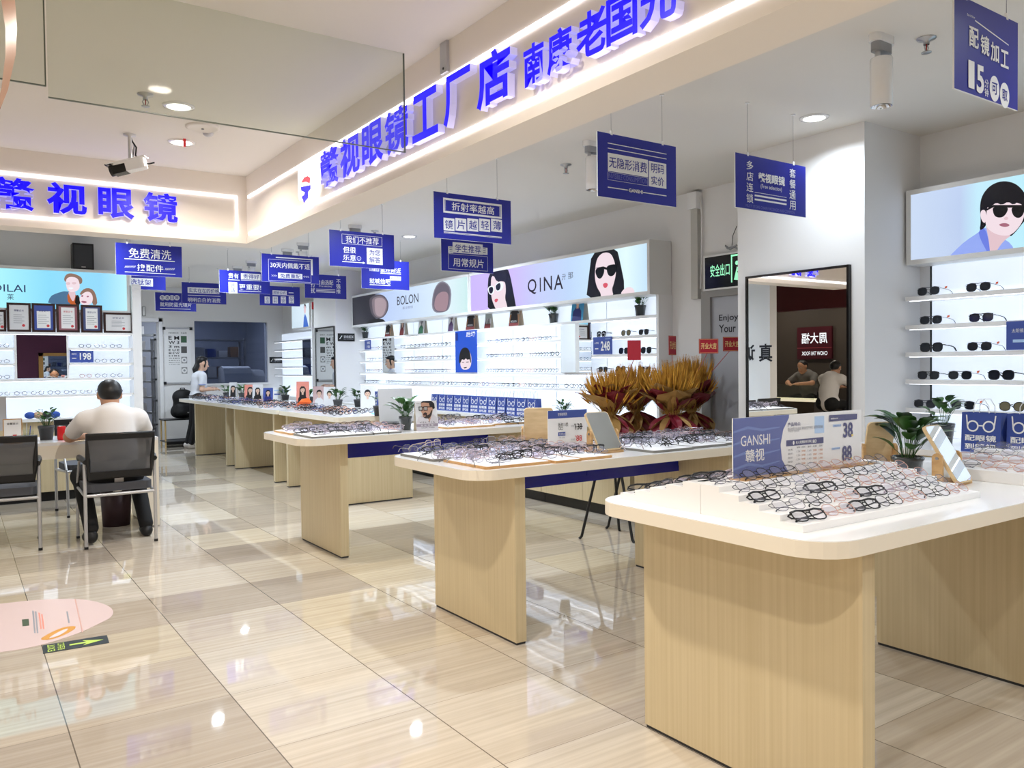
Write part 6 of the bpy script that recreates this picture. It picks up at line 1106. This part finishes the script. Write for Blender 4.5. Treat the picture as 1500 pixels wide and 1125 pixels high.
# stool table with backpack
s = thing('side_table', 'small two-tier side table with gold legs and black shelves under the backpack', 'side table', (3.22, 15.02, 0)); M_gleg = mat('leg_gold', (206, 176, 120), .4, metal=.3)
MB().box(-.30, .30, -.2, .2, .47, .49, M_black).build('tabletop', s); MB().box(-.29, .29, -.19, .19, .1, .115, M_dgrey).build('lower_shelf', s); [MB().cyl((x, y, 0), (x, y, .47), .014, M_gleg, n=10).build('leg', s) for x in (-.27, .27) for y in (-.17, .17)]
s = thing('backpack', 'black backpack standing on the small side table', 'backpack', (3.28, 15.0, .49)); M_bp = mat('bag_black', (14, 14, 16), .7); flesh('body', [((-.1, 0, .12), (.1, 0, .12), .11, .11), ((-.07, 0, .38), (.07, 0, .38), .10, .10), ((0, .02, .18), (0, .02, .36), .16, .15)], M_bp, s, .012, .06); flesh('front_pocket', [((-.09, -.10, .12), (.09, -.10, .12), .075, .075), ((-.08, -.09, .2), (.08, -.09, .2), .07, .07)], M_bp, s, .012, .05); MB().tube([(-.05, .03, .47), (-.03, .03, .53), (.03, .03, .53), (.05, .03, .47)], .01, M_bp, 6).build('handle', s); MB().box(.03, .10, -.183, -.176, .10, .115, M_grey).build('logo_patch', s)
# back room seen through the window and the doorway
s = thing('storage_rack', 'grey storage rack with boxes seen through the window', 'rack', (3.95, 16.6, 0)); [MB().box(-.85, .85, -.2, .2, z, z+.03, M_grey).build('shelf', s) for z in (.3, .75, 1.15, 1.55, 1.9)]; [MB().box(x, x+.04, y, y+.04, 0, 1.95, M_grey).build('post', s) for x in (-.85, .81) for y in (-.2, .16)]
for k in range(14): x = 3.2+.22*(k % 7); z = (1.18, 1.58)[k//7]; tag(MB().box(0, .16, 0, .2, 0, R.uniform(.12, .26), (M_print, P_tan, M_grey, M_pblue)[k % 4]).build('storage_box', loc=(x, 16.5, z)), 'small cardboard box on the storage rack behind the window', 'box', 'boxes on the rack behind the window')
s = thing('storage_rack', 'tall grey rack with pale boxes seen through the white doorway', 'rack', (2.75, 17.0, 0)); [MB().box(-.45, .45, -.2, .2, z, z+.03, M_grey).build('shelf', s) for z in (.2, .5, .8, 1.1, 1.4, 1.7, 2.0)]; [MB().box(x, x+.04, -.2, -.16, 0, 2.05, M_grey).build('post', s) for x in (-.45, .41)]
for k in range(14): tag(MB().box(0, .22, 0, .24, 0, .17, (M_print, P_pale)[k % 2]).build('storage_box', loc=(2.52+.28*(k % 2), 16.85, .231+.3*(k//2) if k//2 < 6 else .53)) if k < 12 else MB().box(0, .2, 0, .2, 0, .15, P_pale).build('storage_box', loc=(2.52+.28*(k % 2), 16.85, 2.031)), 'pale box on the rack behind the white doorway', 'box', 'boxes behind the doorway')
s = thing('lens_machine', 'white lens machine with a curved lid behind the window', 'machine', (4.62, 15.95, 0)); MB().box(-.45, .35, -.22, .25, 0, 1.05, M_grey).build('cabinet', s); b = MB(); b.T = Matrix(((0, 0, 1, 0), (1, 0, 0, 0), (0, 1, 0, 0), (0, 0, 0, 1))); b.prism([(-.22, 1.05), (.25, 1.05), (.25, 1.36), (.05, 1.40), (-.1, 1.36), (-.18, 1.26)], -.42, .1, M_print).prism([(-.2, 1.05), (.25, 1.05), (.25, 1.33), (-.05, 1.31), (-.17, 1.2)], .1, .36, M_print).build('lid', s)
ld = bpy.data.lights.new('back_room_fill', 'AREA'); ld.size = .6; ld.energy = 80; ld.color = (.85, .92, 1); lo = bpy.data.objects.new('back_room_fill', ld); COL.objects.link(lo); lo.location = (3.9, 16.9, CZ-.05)  # added unseen fill light that brightens the back room
# ---------------------------------------------------------------- floor decals, hanging ribbon
c = oz(-20, 914, 0); e1 = oz(166, 900, 0)
P_ = [tuple(oz(u, v, 0).xy-c.xy) for u, v in ((-60, 890), (0, 885), (50, 879), (110, 877), (140, 881), (160, 888), (167, 896), (163, 905), (145, 914), (120, 926), (80, 940), (40, 950), (0, 956), (-60, 962))]
s = thing('floor_sticker', 'large oval pale pink floor sticker with a gold ring picture', 'floor sticker', (c.x, c.y, 0)); MB().prism(smooth(P_, 2)[::-1], .0006, .0016, mat('sticker_pink', (226, 204, 202), .25)).build('sheet', s)
a = MB(); M_ring = mat('ring_gold', (222, 160, 70), .3); g = [oz(56+111*q0/112, 0+917, 0) for q0 in (0,)]
def fp(pts): return [tuple(oz(u, v, 0).xy-c.xy) for u, v in pts]
rg = [(56, 938), (72, 928), (92, 919), (112, 917), (110, 922), (94, 931), (74, 938)]; inn = [(70, 936), (82, 928), (99, 920.5), (100, 923), (88, 931), (76, 935)]
a.poly(smooth(fp(rg), 2)[::-1], M_ring, .002); a.poly(smooth(fp(inn), 2)[::-1], mat('sticker_pale', (232, 222, 226), .25), .0024); a.poly(fp([(32, 908), (42, 907), (43, 917), (33, 918)])[::-1], mat('sticker_green', (74, 90, 66), .4), .002); a.poly(fp([(109, 878), (111, 878), (122, 926), (120, 927)])[::-1], mat('sticker_rose', (218, 176, 166), .3), .002)
for u, v0, v1, m in ((47, 895, 928, M_pg), (51, 896, 928, M_pg), (56, 898, 922, P_peach), (60, 900, 922, P_peach), (97, 896, 913, M_pg)): a.poly(fp([(u, v0), (u+2.4, v0), (u+5.4, v1), (u+3, v1)])[::-1], m, .002)
a.build('print', s)
o = oz(63, 958, 0); ex = (oz(160, 942, 0)-o).normalized(); Wd = (oz(160, 942, 0)-o).length; Hd = (oz(154, 931, 0)-oz(160, 942, 0)).length; mwf = Matrix(((ex.x, -ex.y, 0, o.x), (ex.y, ex.x, 0, o.y), (0, 0, 1, .0006), (0, 0, 0, 1)))
s = thing('exit_floor_sticker', 'dark green EXIT floor sticker with a yellow-green arrow', 'floor sticker', mw=mwf); MB().box(0, Wd, 0, Hd, 0, .001, mat('sticker_dark', (34, 44, 48), .35)).build('sheet', s); M_arr = mat('arrow_lime', (196, 226, 96), .4); a = MB()
a.poly([(Wd*.40, Hd*.42), (Wd*.66, Hd*.42), (Wd*.60, Hd*.2), (Wd*.93, Hd*.5), (Wd*.60, Hd*.8), (Wd*.66, Hd*.58), (Wd*.40, Hd*.58)], M_arr, .0016)
a.T = Matrix.Translation((Wd*.33, Hd*.10, 0)) @ Matrix.Rotation(PI/2, 4, 'Z'); a.text('安全出口', (0, 0, Hd*.8, Wd*.12), M_arr, .0016, .01); a.text('EXIT', (0, Wd*.15, Hd*.8, Wd*.26), M_arr, .0016, .01); a.build('print', s)
b = MB(); pts = [oy(u, v, 1.9) for u, v in ((-14, -60), (2, 0), (8, 40), (8, 80), (2, 130), (-10, 170))]; q0 = [oy(u, v, 1.86) for u, v in ((10, -60), (22, 0), (25, 40), (23, 80), (12, 130), (-2, 165))]
b.add([tuple(p) for p in pts]+[tuple(p) for p in q0]+[tuple(p+Vector((0, .006, 0))) for p in pts]+[tuple(p+Vector((0, .006, 0))) for p in q0], [f for i in range(5) for f in ((i, i+1, 7+i, 6+i), (12+i, 18+i, 19+i, 13+i))], see_through('ribbon_film', (232, 196, 176), .7, .2, (250, 226, 214)), True)
tag(b.build('hanging_ribbon'), 'pinkish translucent ribbon hanging close to the camera at the top left', 'ribbon')
# ---------------------------------------------------------------- what the mirrors see: wall lettering, jewellery shop, plum-coloured wall
def mir(u, v, X): p = ox(u, v, 9.204-X); return Vector((X, p.y, p.z))
a = MB(); a.T = frame_m((-.348, 0, 0), (0, 1, 0), (0, 0, 1)); zz = (1000, 330, 3.75)
def mb_(u0, v0, u1, v1, X): A_ = mir(1000+u1/3.75, 330+(v0+v1)/7.5, X); B_ = mir(1000+u0/3.75, 330+(v0+v1)/7.5, X); return (A_.y, mir(1000+(u0+u1)/7.5, 330+v1/3.75, X).z, B_.y, mir(1000+(u0+u1)/7.5, 330+v0/3.75, X).z)
a.text('真', mb_(420, 650, 496, 750, -.348), M_ink, .001, .02); a.text('诚', mb_(318, 655, 400, 745, -.348), M_ink, .001, .02); tag(a.build('wall_lettering'), 'black wall lettering 真诚 seen mirrored in the pillar mirror', 'lettering')
XJ = -5.6
M_jw = mat('jewel_brown', (62, 54, 48), .6); struct('wall_jewellery', MB().box(XJ-.1, XJ, 8.0, 16.0, 0, CZ, M_jw))
A_ = mb_(630, 558, 820, 735, XJ+.05); s = thing('shop_sign', 'dark red jewellery shop sign with white letters seen mirrored in the pillar mirror', 'sign', mw=frame_m((XJ+.05, A_[0], A_[1]), (0, 1, 0), (0, 0, 1))); W, H = A_[2]-A_[0], A_[3]-A_[1]
MB().box(0, W, 0, H, -.05, 0, mat('sign_wine', (70, 20, 32), .3)).build('board', s); a = MB(); a.text('周大福', (W*.12, H*.48, W*.86, H*.82), em('sign_white', (255, 255, 255), 1.2), .002, .01); a.text('CHOW TAI FOOK', (W*.12, H*.12, W*.86, H*.24), em('sign_white', (255, 255, 255), 1.2), .002, .005); a.rect(0, H*.34, W, H*.36, mat('sign_wine2', (150, 60, 70), .3), .001); a.build('lettering', s)
tag(MB().box(-.1, .1, -3.2, 3.4, 0, .5, mat('wine_band', (84, 26, 34), .4)).build('shop_header', loc=(-3.9, 10.6, 2.32)), 'wine-red header beam of the jewellery shop across the corridor', 'header')
for k in range(6): tag(MB().lathe([(.09, 0), (.09, -.01), (0, -.012)], M_lamp, 18).build('downlight', loc=(-4.4-.55*(k % 2), 9.4+.8*(k//2)+.3*(k % 2), CZ-.001)), 'round lamp in the jewellery shop ceiling', 'ceiling light', 'jewellery shop lamps')
for yy in (9.6, 11.2): ld = bpy.data.lights.new('jewel_lamp', 'AREA'); ld.shape = 'DISK'; ld.size = .18; ld.energy = 14; ld.color = (1, .86, .68); lo = bpy.data.objects.new('jewel_lamp', ld); COL.objects.link(lo); lo.location = (-4.7, yy, CZ-.02)
s = thing('jewellery_counter', 'lit glass jewellery counter across the corridor', 'counter', (-4.0, 10.7, 0)); MB().box(-.3, .3, -1.6, 1.6, 0, .62, mat('counter_brown', (74, 62, 52), .5)).build('base', s); MB().box(-.28, .28, -1.58, 1.58, .62, .66, mat('tray_lit', (250, 240, 210), .5, emit=.7, ecol=(255, 240, 205))).build('tray', s); MB().box(-.3, .3, -1.6, 1.6, .9, .92, G_bar).box(.29, .3, -1.6, 1.6, .66, .9, G_bar).build('glass_top', s)
dm = seated_man('person in a grey shirt bent over the jewellery counter, seen in the pillar mirror', (-5.0, mir(1187, 560, -5.0).y, .12), -PI/2, mat('shirt_grey', (110, 108, 106), .8)); dm2 = dup(man, 'person in white at the jewellery counter, seen from behind in the pillar mirror', (-3.35, mir(1212, 560, -3.35).y, .1), PI/2)
pl = mat('plum_wall', (86, 44, 84), .6); struct('wall_front', MB().box(-1.5, 4.5, -4.6, -4.5, 0, CZ, pl))
def mir2(u, v, Y): p = oy(u, v, 19.4-Y); return Vector((p.x, Y, p.z))
q0 = mir2(57, 545, -4.45); q1 = mir2(97, 517, -4.45); s = thing('gold_framed_mirror', 'gold-framed mirror on the plum wall, seen in the left shelf mirror', 'mirror', (q0.x, -4.49, .8)); W = 1.5; MB().box(0, .1, 0, .05, 0, q1.z-.8, M_gold).box(W, W+.1, 0, .05, 0, q1.z-.8, M_gold).box(0, W+.1, 0, .05, q1.z-.88, q1.z-.8, M_gold).build('frame', s); MB().box(.1, W, 0, .02, 0, q1.z-.88, M_mirror).build('mirror_glass', s)
q0 = mir2(78, 545, -2.2); dup(dm, 'person in a cream top seated before the plum wall, seen in the left shelf mirror', (q0.x, -2.2, .12), 0)
